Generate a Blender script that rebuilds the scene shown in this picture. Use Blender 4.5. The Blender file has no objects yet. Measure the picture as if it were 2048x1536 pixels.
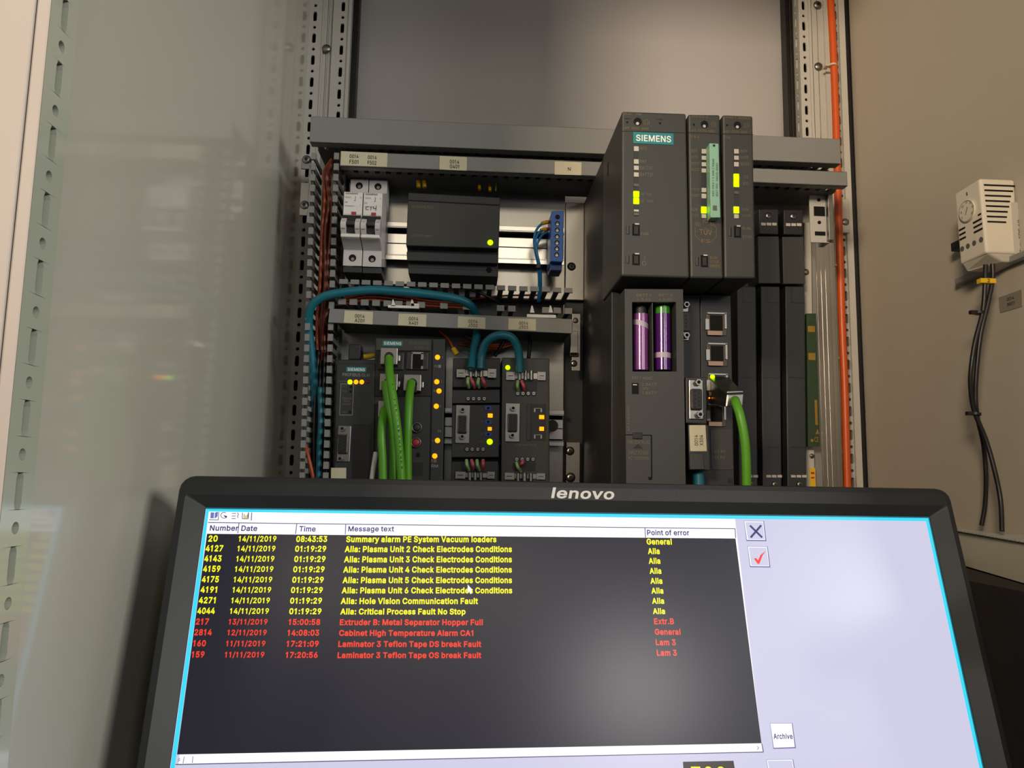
import bpy, bmesh, math, random
import numpy as np
from mathutils import Vector, Matrix
random.seed(7)
SC = bpy.context.scene
COL = SC.collection
ZO = 1400.0                       # height of the lens above the hall floor, mm

# ------------------------------------------------------------------ camera
F = 1540.0
YAW, PITCH, ROLL = (math.radians(a) for a in (3.2102, 7.1985, 0.99127))
_f = np.array([math.sin(YAW)*math.cos(PITCH), math.cos(YAW)*math.cos(PITCH), math.sin(PITCH)])
_r = np.array([math.cos(YAW), -math.sin(YAW), 0.0]); _u = np.cross(_r, _f)
_c, _s = math.cos(ROLL), math.sin(ROLL)
_r, _u = _c*_r + _s*_u, -_s*_r + _c*_u
cam_d = bpy.data.cameras.new('camera'); cam = bpy.data.objects.new('camera', cam_d); COL.objects.link(cam)
cam_d.sensor_width = 36.0; cam_d.lens = F/2048*36; cam_d.clip_start = 0.01; cam_d.clip_end = 60
M = Matrix([[_r[i], _u[i], -_f[i], 0] for i in range(3)] + [[0, 0, 0, 1]])
M.translation = Vector((0, 0, ZO/1000)); cam.matrix_world = M
SC.camera = cam

# ------------------------------------------------------------------ light
SC.view_settings.view_transform = 'Standard'; SC.view_settings.look = 'None'
SC.view_settings.exposure = 0.0; SC.view_settings.gamma = 1.0
SC.view_settings.use_curve_mapping = False
w = bpy.data.worlds.new('hall'); SC.world = w; w.use_nodes = True
w.node_tree.nodes['Background'].inputs[0].default_value = (0.86, 0.93, 1.0, 1)
w.node_tree.nodes['Background'].inputs[1].default_value = 0.15
def area(name, loc, target, sx, sy, power, color):
    l = bpy.data.lights.new(name, 'AREA'); l.shape = 'RECTANGLE'; l.size = sx; l.size_y = sy
    l.energy = power; l.color = color
    o = bpy.data.objects.new(name, l); COL.objects.link(o)
    o.location = loc
    o.rotation_euler = (Vector(target)-Vector(loc)).to_track_quat('-Z', 'Y').to_euler()
    return o
# warm lamp to the left behind the photographer, cooler lamp to the right
def spread(o, deg): o.data.spread = math.radians(deg)  # beams narrowed and aimed high, added so the lower cabinet stays darker
spread(area('hall_lamp_warm', (-1.25, -2.0, 2.15), (0.25, 0.8, 1.95), 0.5, 0.4, 4.4, (1.0, 0.79, 0.57)), 42)
spread(area('hall_lamp_cool', (2.3, -1.4, 2.2), (-0.2, 0.6, 1.7), 1.0, 0.6, 11.5, (0.98, 0.97, 0.92)), 80)
# ceiling lamps further back in the hall, mirrored by the screen and by the mounting plate
area('hall_lamp_small', (0.95, -2.0, 1.97), (0.1, 0.5, 1.3), 0.26, 0.26, 6.5, (1.0, 0.95, 0.92))
spread(area('hall_lamp_long', (0.0, -2.0, 2.42), (0.0, 0.8, 1.9), 1.3, 0.3, 0.55, (1.0, 0.86, 0.66)), 50)

# ------------------------------------------------------------------ pixel rays used to measure positions
def ray(px, py):
    a, b = (px-1024)/F, -(py-768)/F
    return a*_r + b*_u + _f
def W(px, py, Y):
    d = ray(px, py); return d*(Y/d[1])
def WX(px, py, X):
    d = ray(px, py); return d*(X/d[0])
def WZ(px, py, Z):
    d = ray(px, py); return d*(Z/d[2])

# ------------------------------------------------------------------ materials
def lin(c):
    return tuple(((v/255)/12.92 if v/255 <= 0.04045 else ((v/255+0.055)/1.055)**2.4) for v in c)
MATS = {}
def mat(key, rgb, rough=0.5, metal=0.0, emit=0.0, var=0.0, bump=0.0, scale=300, coat=0.0, spec=0.5, stretch=None, trans=0.0):
    m = bpy.data.materials.new(key); m.use_nodes = True; nt = m.node_tree; b = nt.nodes['Principled BSDF']
    c = lin(rgb)+(1,)
    b.inputs['Base Color'].default_value = c
    b.inputs['Roughness'].default_value = rough; b.inputs['Metallic'].default_value = metal
    b.inputs['Specular IOR Level'].default_value = spec
    b.inputs['Coat Weight'].default_value = coat; b.inputs['Coat Roughness'].default_value = 0.09
    if trans: b.inputs['Transmission Weight'].default_value = trans
    if emit:
        b.inputs['Emission Color'].default_value = c; b.inputs['Emission Strength'].default_value = emit
    if var or bump:
        tc = nt.nodes.new('ShaderNodeTexCoord'); mp = nt.nodes.new('ShaderNodeMapping')
        nz = nt.nodes.new('ShaderNodeTexNoise'); nz.inputs['Scale'].default_value = scale; nz.inputs['Detail'].default_value = 4
        if stretch: mp.inputs['Scale'].default_value = stretch
        nt.links.new(tc.outputs['Object'], mp.inputs[0]); nt.links.new(mp.outputs[0], nz.inputs['Vector'])
        if var:
            mx = nt.nodes.new('ShaderNodeMix'); mx.data_type = 'RGBA'
            mx.inputs[6].default_value = tuple(v*(1-var) for v in c[:3])+(1,)
            mx.inputs[7].default_value = tuple(min(1, v*(1+var)) for v in c[:3])+(1,)
            nt.links.new(nz.outputs[0], mx.inputs[0]); nt.links.new(mx.outputs[2], b.inputs['Base Color'])
        if bump:
            bp = nt.nodes.new('ShaderNodeBump'); bp.inputs['Strength'].default_value = bump; bp.inputs['Distance'].default_value = 0.0004
            nt.links.new(nz.outputs[0], bp.inputs['Height']); nt.links.new(bp.outputs[0], b.inputs['Normal'])
    MATS[key] = m
mat('paint', (190, 187, 173), 0.35, bump=0.03, scale=900, var=0.02, coat=1.0)
mat('paint_rear', (174, 171, 170), 0.42, bump=0.1, scale=900, var=0.02)  # same paint as the sides, darkened to offset stronger light from the front
mat('paint_right', (190, 182, 166), 0.5, bump=0.12, scale=900, var=0.02)  # same paint, the warm light on this wall partly in its colour
mat('post', (190, 188, 180), 0.35, bump=0.08, scale=500, var=0.03)
mat('front_post', (172, 176, 158), 0.3, var=0.02, scale=60, coat=1.0)
mat('post_face_lit', (186, 176, 168), 0.5, var=0.02, scale=60)  # same post, the hall's pinkish light put into its colour
mat('post_grey', (150, 148, 146), 0.35, 0.3, var=0.08, scale=60)
mat('gasket', (10, 12, 11), 0.45, var=0.2, scale=200)
mat('void', (3, 3, 4), 0.9)  # near-black, painted darkness inside holes, slots and gaps
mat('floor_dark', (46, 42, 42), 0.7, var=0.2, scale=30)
mat('galv', (160, 158, 152), 0.29, 1.0, var=0.05, scale=45)
mat('rail_metal', (205, 203, 198), 0.24, 1.0, var=0.05, scale=20, stretch=(40, 1, 1))
mat('bright', (140, 138, 134), 0.38, 1.0, var=0.06, scale=200)
mat('gold_metal', (140, 116, 96), 0.4, 1.0, var=0.08, scale=150)
mat('duct', (130, 130, 127), 0.5, var=0.03, scale=120)
mat('duct_shaded', (88, 88, 88), 0.55, var=0.05, scale=100)  # darker copy of duct, shade on bodies, backs and undersides put into colour
mat('sticker', (206, 198, 168), 0.5, var=0.02, scale=60)
mat('ink', (22, 22, 22), 0.6)
mat('ink_soft', (96, 94, 92), 0.6)
mat('module', (56, 57, 53), 0.5, var=0.05, scale=700, bump=0.15)
mat('module_dark', (42, 44, 47), 0.5, var=0.05, scale=700, bump=0.1)
mat('body_shaded', (27, 28, 30), 0.55, var=0.05, scale=700)  # darker copy of the module plastic, unlit side of the supply in its colour
mat('black', (17, 17, 19), 0.5, var=0.1, scale=400)
mat('legend', (108, 102, 84), 0.6)
mat('legend_gold', (124, 104, 62), 0.6)
mat('legend_white', (150, 150, 148), 0.6)
mat('breaker', (210, 204, 202), 0.45, var=0.03, scale=150)
mat('breaker_white', (232, 229, 224), 0.4, var=0.02, scale=100)
mat('red', (170, 45, 50), 0.4)
mat('blue', (34, 92, 176), 0.38, var=0.05, scale=80)
mat('blue_shaded', (20, 54, 120), 0.45)  # blue darkened for the shaded underside of the terminal block
mat('wire_blue', (30, 120, 180), 0.38)
mat('wire_brown', (104, 44, 24), 0.42, var=0.2, scale=60)
mat('wire_orange', (160, 70, 28), 0.42, var=0.1, scale=60)
mat('wire_black', (26, 26, 28), 0.4)
mat('wire_red', (120, 34, 24), 0.4)
mat('ferrule', (206, 168, 24), 0.4)
mat('teal', (24, 108, 126), 0.42, var=0.12, scale=60)
mat('green', (88, 160, 32), 0.4, var=0.05, scale=50)
mat('core_green', (158, 200, 122), 0.4)
mat('core_pink', (222, 98, 112), 0.4)
mat('orange', (208, 86, 26), 0.38, var=0.05, scale=30)
mat('badge', (28, 132, 134), 0.45)
mat('badge_text', (244, 244, 240), 0.5)
mat('led_green', (166, 248, 0), emit=2.2, spec=0.0)
mat('led_orange', (255, 140, 10), emit=2.2, spec=0.0)
mat('led_off', (196, 190, 176), 0.35)
mat('led_dim', (92, 92, 78), 0.35)
mat('card', (136, 184, 160), 0.45, var=0.02, scale=100)
mat('bat_glare', (140, 74, 150), 0.22, var=0.04, scale=30, coat=0.6)  # purple sleeve, the glare on it put into a lighter colour
mat('bat_b', (84, 26, 118), 0.2, var=0.04, scale=30, coat=0.6)
mat('bat_green', (60, 150, 40), 0.25, coat=0.5)
mat('tape', (190, 178, 196), 0.4)
mat('pcb', (40, 62, 34), 0.4, var=0.3, scale=120)
mat('copper', (164, 128, 50), 0.35, 0.5)
mat('socket_metal', (84, 78, 70), 0.45, 1.0, var=0.1, scale=200)
mat('plug', (110, 112, 100), 0.3, 0.9, var=0.1, scale=100)
mat('blue_switch', (30, 70, 170), 0.4)
mat('tie_clear', (210, 190, 170), 0.35)
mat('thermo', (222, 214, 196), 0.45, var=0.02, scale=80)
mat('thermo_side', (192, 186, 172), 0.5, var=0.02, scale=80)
mat('yellow_tag', (232, 186, 30), 0.45)
mat('wall_label', (142, 136, 120), 0.4)
mat('shelf_top', (170, 168, 162), 0.35, var=0.25, scale=60, stretch=(1, 14, 1))
mat('shelf_edge', (244, 239, 216), 0.3, var=0.02, scale=20)
mat('bezel', (31, 32, 34), 0.5, var=0.06, scale=600, bump=0.2)
mat('bezel_inner', (38, 40, 41), 0.4, var=0.04, scale=500)
mat('logo', (205, 205, 200), 0.35, 0.2)
def smat(key, rgb, e=1.0):
    """a lit patch of the LCD: emission under a matte anti-glare surface"""
    m = bpy.data.materials.new(key); m.use_nodes = True; b = m.node_tree.nodes['Principled BSDF']
    b.inputs['Base Color'].default_value = (0.012, 0.012, 0.016, 1); b.inputs['Roughness'].default_value = 0.26
    b.inputs['Emission Color'].default_value = lin(rgb)+(1,); b.inputs['Emission Strength'].default_value = e
    MATS[key] = m
smat('px_lavender', (208, 206, 231), 1.0)
smat('px_white', (250, 250, 255), 1.15)
smat('px_black', (36, 35, 50), 0.6)
smat('px_cyan', (60, 222, 250), 1.0)
smat('px_cyan_dark', (14, 110, 125), 0.8)
smat('px_yellow', (250, 246, 24), 1.1)
smat('px_red', (250, 60, 34), 1.0)
smat('px_navy', (62, 54, 120), 0.9)
smat('px_line', (100, 98, 130), 0.9)
smat('px_shadow', (120, 118, 168), 0.9)
smat('px_brown', (58, 50, 40), 1.0)
smat('px_icon', (110, 120, 190), 1.0)
smat('px_icon2', (190, 180, 90), 1.0)

# ------------------------------------------------------------------ mesh building
# letter outlines (advance; contour; contour ...), cap height 102 units
FONT = {
 '!': '36;12,32 12,102 24,102 24,32;12,0 12,13 24,13 24,0',
 '+': '91;40,7 40,73 51,73 51,7;12,34 12,45 78,45 78,34',
 ',': '38;8,-24 14,14 27,14 17,-24',
 '-': '91;67,49 67,38 23,38 23,49',
 '.': '38;19,-1 16,0 13,2 11,5 10,8 11,12 13,15 16,17 19,17 23,17 26,15 28,12 28,8 28,5 26,2 23,0',
 '/': '50;47,107 14,-15 3,-15 36,107',
 '0': '91;45,-1 35,0 26,5 19,12 14,23 11,36 10,51 11,66 14,79 19,89 26,97 35,102 45,103 56,102 65,97 72,89 77,79 80,66 81,51 80,36 77,23 72,12 65,5 56,0;45,10 52,11 58,15 63,21 66,29 68,39 69,51 68,63 66,73 63,81 58,87 52,91 45,92 38,91 33,87 28,81 25,73 23,63 22,51 23,39 25,29 28,21 33,15 38,11',
 '1': '80;33,0 33,84 14,70 14,83 37,102 47,102 47,0',
 '2': '91;13,0 13,9 47,46 52,51 56,56 60,61 62,65 64,70 64,74 63,79 62,84 59,87 55,90 50,91 45,92 39,91 34,89 31,87 28,83 26,78 25,72 13,72 14,81 17,88 22,95 29,99 36,102 45,103 54,102 61,99 67,95 72,89 75,82 76,74 76,69 74,64 71,58 67,52 61,45 53,36 31,12 31,11 78,11 78,0',
 '3': '91;44,-1 35,-1 27,2 20,6 14,11 10,18 9,26 22,26 23,21 25,17 29,14 33,12 38,10 44,10 50,11 55,12 59,15 63,19 65,23 66,29 65,34 63,39 60,43 55,47 48,49 40,50 31,50 31,60 58,90 14,90 14,102 74,102 74,92 42,56 42,58 53,58 62,55 69,51 74,44 77,37 79,29 77,21 74,13 69,7 62,2 53,0',
 '4': '91;8,21 8,32 49,102 62,102 22,33 83,33 83,21;56,0 56,24 56,29 56,64 69,64 69,0',
 '5': '91;44,-1 36,0 28,2 22,6 17,12 13,19 12,26 24,26 25,22 28,18 31,15 35,12 39,10 44,10 50,11 55,13 60,16 63,21 65,26 66,32 65,39 63,44 59,49 55,52 50,55 44,55 38,55 33,54 29,52 26,49 13,51 19,102 73,102 73,90 30,90 27,60 31,63 36,65 41,66 46,67 53,66 59,64 64,61 69,57 73,52 76,46 78,40 78,33 77,23 74,15 69,8 62,3 54,0',
 '6': '91;45,-1 36,0 28,3 22,8 17,15 14,23 13,32 14,40 16,48 20,57 27,68 50,102 64,102 30,52 29,52 31,55 33,58 36,60 39,61 43,62 47,63 56,62 63,59 69,54 74,48 77,40 78,31 77,22 74,15 69,8 62,3 54,0;45,10 51,10 56,13 60,16 63,20 65,26 65,31 65,37 63,43 60,47 56,50 51,52 45,53 40,52 35,50 31,47 28,43 26,38 25,32 26,26 28,20 31,16 35,13 40,10',
 '7': '91;19,0 65,90 12,90 12,102 78,102 78,90 33,0',
 '8': '91;45,-1 36,0 27,2 20,7 15,12 11,19 10,27 11,33 13,39 16,44 20,48 25,51 31,53 24,56 19,62 15,68 14,76 15,83 18,90 23,95 29,100 37,102 45,103 54,102 61,100 67,95 72,90 75,83 76,76 75,68 72,62 67,56 60,53 65,51 70,48 74,44 77,39 79,33 80,27 79,19 76,12 70,7 63,2 55,0;45,10 52,10 57,12 61,15 65,18 67,23 67,28 67,33 64,38 61,42 57,45 51,46 45,47 39,46 34,45 29,42 26,38 24,33 23,28 24,23 26,18 29,15 33,12 39,10;45,58 50,58 55,60 59,63 61,66 63,70 64,75 63,80 62,84 59,87 55,90 50,91 45,92 40,91 35,90 32,87 29,84 27,80 27,75 27,70 29,66 32,63 36,60 40,58',
 '9': '91;45,103 54,102 62,99 69,94 74,87 77,79 78,69 77,62 75,54 70,45 63,34 40,0 26,0 60,50 61,50 60,47 57,44 55,42 51,40 48,39 44,39 35,40 27,43 21,47 17,54 14,61 13,70 14,79 17,87 22,94 29,99 36,102;45,92 40,91 35,89 31,86 28,81 26,76 25,70 26,64 28,59 31,55 35,51 40,49 45,49 51,49 56,51 60,55 63,59 65,64 65,70 65,76 63,81 60,86 56,89 51,91',
 ':': '38;19,-1 16,0 13,2 11,5 10,8 11,12 13,15 16,17 19,17 23,17 26,15 28,12 28,8 28,5 26,2 23,0;19,54 16,55 13,57 11,60 10,63 11,67 13,70 16,72 19,72 23,72 26,70 28,67 28,63 28,60 26,57 23,55',
 'A': '96;3,0 40,102 55,102 93,0 79,0 57,60 55,67 53,74 50,84 46,96 49,96 46,84 43,74 40,67 38,60 17,0;22,28 22,40 74,40 74,28',
 'B': '91;12,0 12,102 48,102 58,101 66,98 72,94 76,88 79,82 80,75 79,69 77,64 75,60 71,57 67,55 63,53 63,52 68,51 73,49 77,45 80,41 83,35 84,27 83,20 80,13 75,8 69,4 60,1 49,0;25,11 49,11 59,13 66,16 70,21 71,27 70,32 68,37 65,41 61,44 56,46 50,46 25,46;25,57 48,57 53,58 58,59 62,62 65,65 67,70 67,74 66,81 63,86 57,89 48,90 25,90',
 'C': '102;53,-1 41,0 30,5 21,13 14,23 10,36 8,51 10,66 14,79 21,89 30,97 41,102 53,103 61,103 68,101 75,98 80,94 85,89 90,84 93,77 95,70 82,70 80,75 78,79 75,83 71,86 67,88 63,90 58,91 53,91 45,90 37,86 30,81 25,73 22,63 21,51 22,39 25,29 30,21 37,15 45,12 53,11 58,11 63,12 67,14 71,16 75,19 78,23 80,27 82,32 95,32 93,25 90,18 86,12 80,8 75,4 68,1 61,-1',
 'D': '100;44,0 19,0 19,11 43,11 54,13 64,16 71,22 76,30 79,40 80,51 79,62 76,72 71,80 64,86 55,89 44,90 19,90 19,102 45,102 59,100 71,96 80,88 87,78 91,66 92,51 91,36 87,24 80,14 70,6 58,2;25,102 25,0 12,0 12,102',
 'E': '84;12,0 12,102 74,102 74,90 25,90 25,57 71,57 71,46 25,46 25,11 75,11 75,0',
 'F': '82;12,0 12,102 74,102 74,90 25,90 25,56 69,56 69,44 25,44 25,0',
 'G': '104;54,-1 41,0 30,5 21,13 14,23 9,36 8,51 9,66 14,79 21,89 30,97 41,102 53,103 61,103 68,101 75,98 81,94 86,89 90,83 93,77 95,70 82,70 80,74 77,79 75,82 71,85 67,88 63,90 58,91 53,91 44,90 37,86 30,81 25,73 22,63 21,51 22,39 25,29 30,21 37,15 45,12 54,11 62,11 69,14 75,19 79,25 82,32 83,40 87,40 57,40 57,51 96,51 96,40 94,28 90,18 84,10 75,4 65,0',
 'H': '103;12,0 12,102 25,102 25,58 78,58 78,102 91,102 91,0 78,0 78,46 25,46 25,0',
 'I': '40;14,0 14,102 28,102 28,0',
 'J': '79;37,-1 25,1 15,7 9,16 7,29 7,35 20,35 20,29 21,21 24,15 30,11 37,10 44,11 50,15 53,21 54,29 54,102 67,102 67,29 65,16 59,7 49,1',
 'K': '93;21,29 21,43 24,48 28,52 31,56 35,61 39,65 42,69 73,102 90,102 46,55;12,0 12,102 25,102 25,67 25,45 25,39 25,0;74,0 38,52 46,62 90,0',
 'L': '79;12,0 12,102 25,102 25,11 72,11 72,0',
 'M': '126;12,0 12,102 30,102 55,37 56,35 57,32 59,28 60,25 61,21 62,17 63,13 64,10 61,10 62,13 64,17 65,20 66,24 67,28 68,32 70,35 70,37 95,102 114,102 114,0 101,0 101,58 101,62 101,65 101,69 101,74 101,78 101,83 101,87 101,91 103,91 101,87 100,82 98,77 96,73 95,68 93,64 92,61 91,58 68,0 57,0 34,58 33,61 32,64 30,68 29,72 27,77 26,82 24,86 22,91 24,91 24,87 24,83 24,79 24,74 24,70 24,66 24,62 24,58 24,0',
 'N': '105;12,0 12,102 27,102 69,37 70,34 73,30 75,26 78,21 80,16 83,11 81,11 80,16 80,22 80,27 80,31 80,36 80,39 80,102 93,102 93,0 77,0 40,58 38,62 35,66 33,71 30,76 26,83 22,90 24,91 24,83 24,77 25,71 25,66 25,61 25,58 25,0',
 'O': '107;53,-1 41,0 30,5 21,13 14,23 10,36 8,51 10,66 14,79 21,89 30,97 41,102 53,103 66,102 77,97 86,89 93,79 97,66 99,51 97,36 93,23 86,13 77,5 66,0;53,11 62,12 70,15 77,21 82,29 85,39 86,51 85,63 82,73 77,81 70,87 62,90 53,91 45,90 37,87 30,81 25,73 22,63 21,51 22,39 25,29 30,21 37,15 45,12',
 'P': '89;12,0 12,102 47,102 58,101 66,97 73,92 78,86 81,78 82,70 81,61 78,53 73,47 66,41 58,38 47,37 22,37 22,48 47,48 54,49 59,51 64,54 67,59 68,64 69,70 68,75 67,80 64,85 59,88 54,90 46,90 25,90 25,0',
 'Q': '107;49,32 63,32 74,17 77,13 94,-10 80,-10 69,5 66,9;53,-1 41,0 30,5 21,13 14,23 10,36 8,51 10,66 14,79 21,89 30,97 41,102 53,103 66,102 77,97 86,89 93,79 97,66 99,51 97,36 93,23 86,13 77,5 66,0;53,11 62,12 70,15 77,21 82,29 85,39 86,51 85,63 82,73 77,81 70,87 62,90 53,91 45,90 37,87 30,81 25,73 22,63 21,51 22,39 25,29 30,21 37,15 45,12',
 'R': '90;12,0 12,102 47,102 58,101 67,98 73,93 78,87 81,79 82,70 81,62 78,54 73,48 67,43 58,41 47,40 19,40 19,51 47,51 54,52 60,53 64,56 67,60 68,65 69,70 68,76 67,81 64,85 60,88 54,90 47,90 25,90 25,0;71,0 46,46 61,46 86,0',
 'S': '89;45,-2 34,-1 26,2 18,6 13,12 9,19 8,27 21,27 22,22 25,18 28,14 33,12 39,10 45,10 51,10 57,12 62,15 66,18 68,23 69,28 68,32 66,36 63,39 59,41 54,43 49,44 37,48 26,52 17,58 12,65 10,74 12,83 15,90 20,95 28,100 36,102 45,103 55,102 63,100 70,95 75,90 79,83 80,76 67,76 65,82 60,87 53,91 45,92 39,91 33,90 29,87 26,84 24,80 23,75 24,70 26,67 30,64 34,62 38,60 42,59 53,56 57,54 62,53 67,50 72,48 76,44 79,40 81,34 82,28 81,20 77,13 72,7 65,2 56,-1',
 'T': '90;6,90 6,102 83,102 83,90 51,90 51,0 39,0 39,90',
 'U': '103;52,-2 41,0 31,3 23,9 17,16 13,25 12,35 12,102 25,102 25,36 26,29 28,23 32,17 37,14 44,11 52,10 60,11 66,14 71,17 75,23 78,29 79,36 79,102 91,102 91,35 90,25 87,16 81,9 73,3 63,0',
 'V': '96;41,0 3,102 17,102 38,41 41,35 43,27 46,18 50,6 47,6 50,18 53,28 56,35 58,41 79,102 93,102 56,0',
 'W': '137;31,0 3,102 16,102 33,39 34,34 35,29 36,24 37,19 38,13 39,8 38,8 39,13 40,19 41,24 42,29 44,34 45,39 61,102 76,102 92,39 94,34 95,29 96,24 97,19 98,13 99,8 98,8 99,13 100,19 101,24 102,29 103,34 105,39 121,102 134,102 106,0 91,0 74,65 72,71 70,78 69,86 67,95 70,95 68,87 67,79 65,72 64,65 46,0',
 'X': '95;4,0 43,57 43,47 6,102 21,102 36,80 38,76 41,72 43,69 45,66 47,62 49,58 46,58 49,62 50,66 52,69 54,72 57,76 60,80 75,102 89,102 52,48 52,57 91,0 76,0 58,26 56,30 54,33 52,36 50,39 48,42 46,46 49,46 47,43 45,39 43,36 41,33 39,30 36,26 18,0',
 'Y': '94;41,0 41,42 3,102 18,102 38,69 42,64 44,58 47,53 50,46 45,46 47,53 50,59 53,64 56,69 76,102 91,102 54,42 54,0',
 'Z': '88;8,0 8,9 55,77 58,82 61,86 65,91 68,95 70,91 63,91 57,90 51,90 45,90 8,90 8,102 79,102 79,92 34,26 30,21 27,16 23,11 19,7 18,11 24,11 30,11 37,11 43,11 80,11 80,0',
 'a': '78;32,-2 25,-1 19,1 14,4 10,9 7,15 6,22 7,28 9,32 12,36 16,39 20,41 25,42 30,43 36,44 42,45 47,45 50,46 53,47 55,49 55,51 55,56 53,59 51,62 48,64 44,66 39,66 34,66 30,64 26,63 24,60 21,58 20,55 8,58 11,64 16,69 21,73 27,75 33,76 39,77 43,77 48,76 53,74 57,72 61,69 64,64 67,58 67,50 67,0 55,0 55,10 54,10 53,8 50,5 47,2 43,0 38,-1;34,9 40,10 46,12 50,15 53,19 54,23 55,28 55,38 54,37 52,36 49,36 46,35 43,35 40,34 37,34 35,34 31,33 27,32 23,30 21,28 19,25 18,21 19,17 20,14 23,12 26,10 30,9',
 'b': '85;46,-2 40,-1 34,1 31,3 28,6 25,9 24,12 22,12 22,0 11,0 11,102 23,102 23,64 24,64 25,66 27,69 30,72 34,75 39,76 46,77 55,76 63,72 69,66 74,59 77,49 78,38 77,27 74,17 69,9 63,3 55,0;44,9 51,10 56,13 60,18 63,23 65,30 66,38 65,45 63,52 60,58 56,62 51,65 44,66 38,65 32,62 28,58 25,53 23,46 23,38 23,30 25,23 28,17 32,13 38,10',
 'c': '79;41,-2 32,0 23,3 16,9 11,17 8,27 7,37 8,49 11,58 16,66 23,72 32,76 41,77 47,77 52,75 57,74 61,71 65,68 68,64 71,60 72,55 61,52 60,55 58,58 56,60 54,62 51,64 48,65 45,66 41,66 35,65 29,62 25,57 22,52 20,45 19,37 20,30 22,23 25,18 29,13 35,10 41,9 45,10 49,10 52,12 54,13 56,15 58,18 60,20 61,23 73,20 71,16 68,11 65,7 61,4 57,2 52,0 47,-1',
 'd': '85;39,-2 30,0 22,3 16,9 11,17 8,27 7,38 8,49 11,59 16,66 22,72 30,76 39,77 46,76 51,75 54,72 57,69 60,66 61,64 62,64 62,102 74,102 74,0 63,0 63,12 61,12 60,9 57,6 54,3 50,1 45,-1;41,9 47,10 53,13 57,17 60,23 62,30 62,38 62,46 60,53 57,58 53,62 47,65 41,66 34,65 29,62 25,58 22,52 20,45 19,38 20,30 22,23 25,18 29,13 34,10',
 'e': '81;42,-2 32,0 23,3 16,9 11,17 8,26 7,37 8,48 11,58 16,66 23,72 31,76 41,77 47,76 53,75 59,72 64,68 68,63 71,56 74,48 74,39 74,34 15,34 15,44 68,44 62,40 61,47 60,54 57,59 53,63 47,65 41,66 35,65 29,63 25,59 22,54 20,48 19,42 19,36 20,28 22,21 26,16 30,12 36,10 42,9 47,10 51,11 54,12 57,15 59,18 61,21 73,18 71,13 67,8 62,4 57,1 50,-1',
 'f': '51;46,76 46,65 1,65 1,76;16,0 16,86 17,92 19,97 23,101 27,104 32,105 37,106 41,106 44,105 47,105 49,104 45,94 44,94 43,94 41,95 39,95 34,94 31,92 29,89 28,84 28,0',
 'g': '85;41,-30 34,-30 27,-28 21,-25 16,-22 13,-18 10,-14 20,-8 22,-11 24,-13 27,-16 31,-18 36,-19 41,-19 50,-18 56,-15 61,-9 62,-1 62,14 61,14 60,11 57,8 54,6 50,3 45,2 39,1 30,2 23,5 16,11 11,18 8,27 7,38 8,49 11,59 16,66 22,72 30,76 39,77 46,76 51,75 55,72 58,69 60,66 62,64 63,64 63,76 74,76 74,-2 73,-11 70,-18 65,-23 58,-27 50,-29;41,12 47,13 53,15 57,19 60,24 62,31 62,39 62,46 60,53 57,58 53,62 47,65 41,66 34,65 29,62 25,58 22,52 20,46 19,39 20,31 22,25 25,19 29,15 34,13',
 'h': '82;23,45 23,0 11,0 11,102 23,102 23,57 20,57 25,66 30,72 37,76 45,77 53,76 59,74 64,70 68,64 71,57 71,48 71,0 59,0 59,47 58,55 55,61 49,65 42,66 37,65 32,63 28,61 25,57 23,51',
 'i': '33;11,0 11,76 23,76 23,0;17,89 13,89 11,91 9,94 8,97 9,100 11,102 13,104 17,105 20,104 23,102 25,100 25,97 25,94 23,91 20,89',
 'j': '33;11,76 23,76 23,-6 22,-13 20,-18 17,-23 13,-26 7,-28 1,-29 -2,-29 -2,-17 0,-17 5,-17 8,-14 10,-11 11,-6;17,89 13,89 11,91 9,94 8,97 9,100 11,102 13,104 17,105 20,104 23,102 25,100 25,97 25,94 23,91 20,89',
 'k': '76;22,27 22,42 24,42 57,76 72,76 37,40 35,40;11,0 11,102 23,102 23,0;59,0 30,37 38,46 74,0',
 'l': '36;12,0 12,104 25,104 25,0',
 'm': '122;11,0 11,76 22,76 22,59 24,65 26,69 30,73 34,75 39,77 44,77 51,76 57,72 62,66 64,59 62,59 64,64 67,69 71,72 76,75 81,77 87,77 94,77 99,74 104,71 108,66 111,59 111,51 111,0 99,0 99,51 98,58 95,63 89,65 84,66 79,66 75,64 72,61 69,58 68,54 67,49 67,0 55,0 55,52 54,58 51,62 46,65 40,66 36,66 32,64 28,61 25,58 23,53 23,48 23,0',
 'n': '82;23,45 23,0 11,0 11,76 22,76 22,57 20,57 25,66 30,72 37,76 45,77 53,76 59,74 64,70 68,64 71,57 71,48 71,0 59,0 59,47 58,55 55,61 49,65 42,66 37,65 32,63 28,61 25,57 23,51',
 'o': '83;41,-2 32,0 23,3 16,9 11,17 8,27 7,37 8,49 11,58 16,66 23,72 32,76 41,77 51,76 60,72 67,66 72,58 75,49 76,37 75,27 72,17 67,9 60,3 51,0;41,9 48,10 54,13 58,18 61,23 63,30 64,37 63,45 61,52 58,57 54,62 48,65 41,66 35,65 29,62 25,57 22,52 20,45 19,37 20,30 22,23 25,18 29,13 35,10',
 'p': '85;11,-29 11,76 22,76 22,64 24,64 25,66 27,69 30,72 34,75 39,76 46,77 55,76 63,72 69,66 74,59 77,49 78,38 77,27 74,17 69,9 63,3 55,0 46,-2 40,-1 35,1 31,3 28,6 25,9 24,12 23,12 23,-29;44,9 51,10 56,13 60,18 63,23 65,30 66,38 65,45 63,52 60,58 56,62 51,65 44,66 38,65 32,62 28,58 25,53 23,46 23,38 23,30 25,23 28,17 32,13 38,10',
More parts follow.
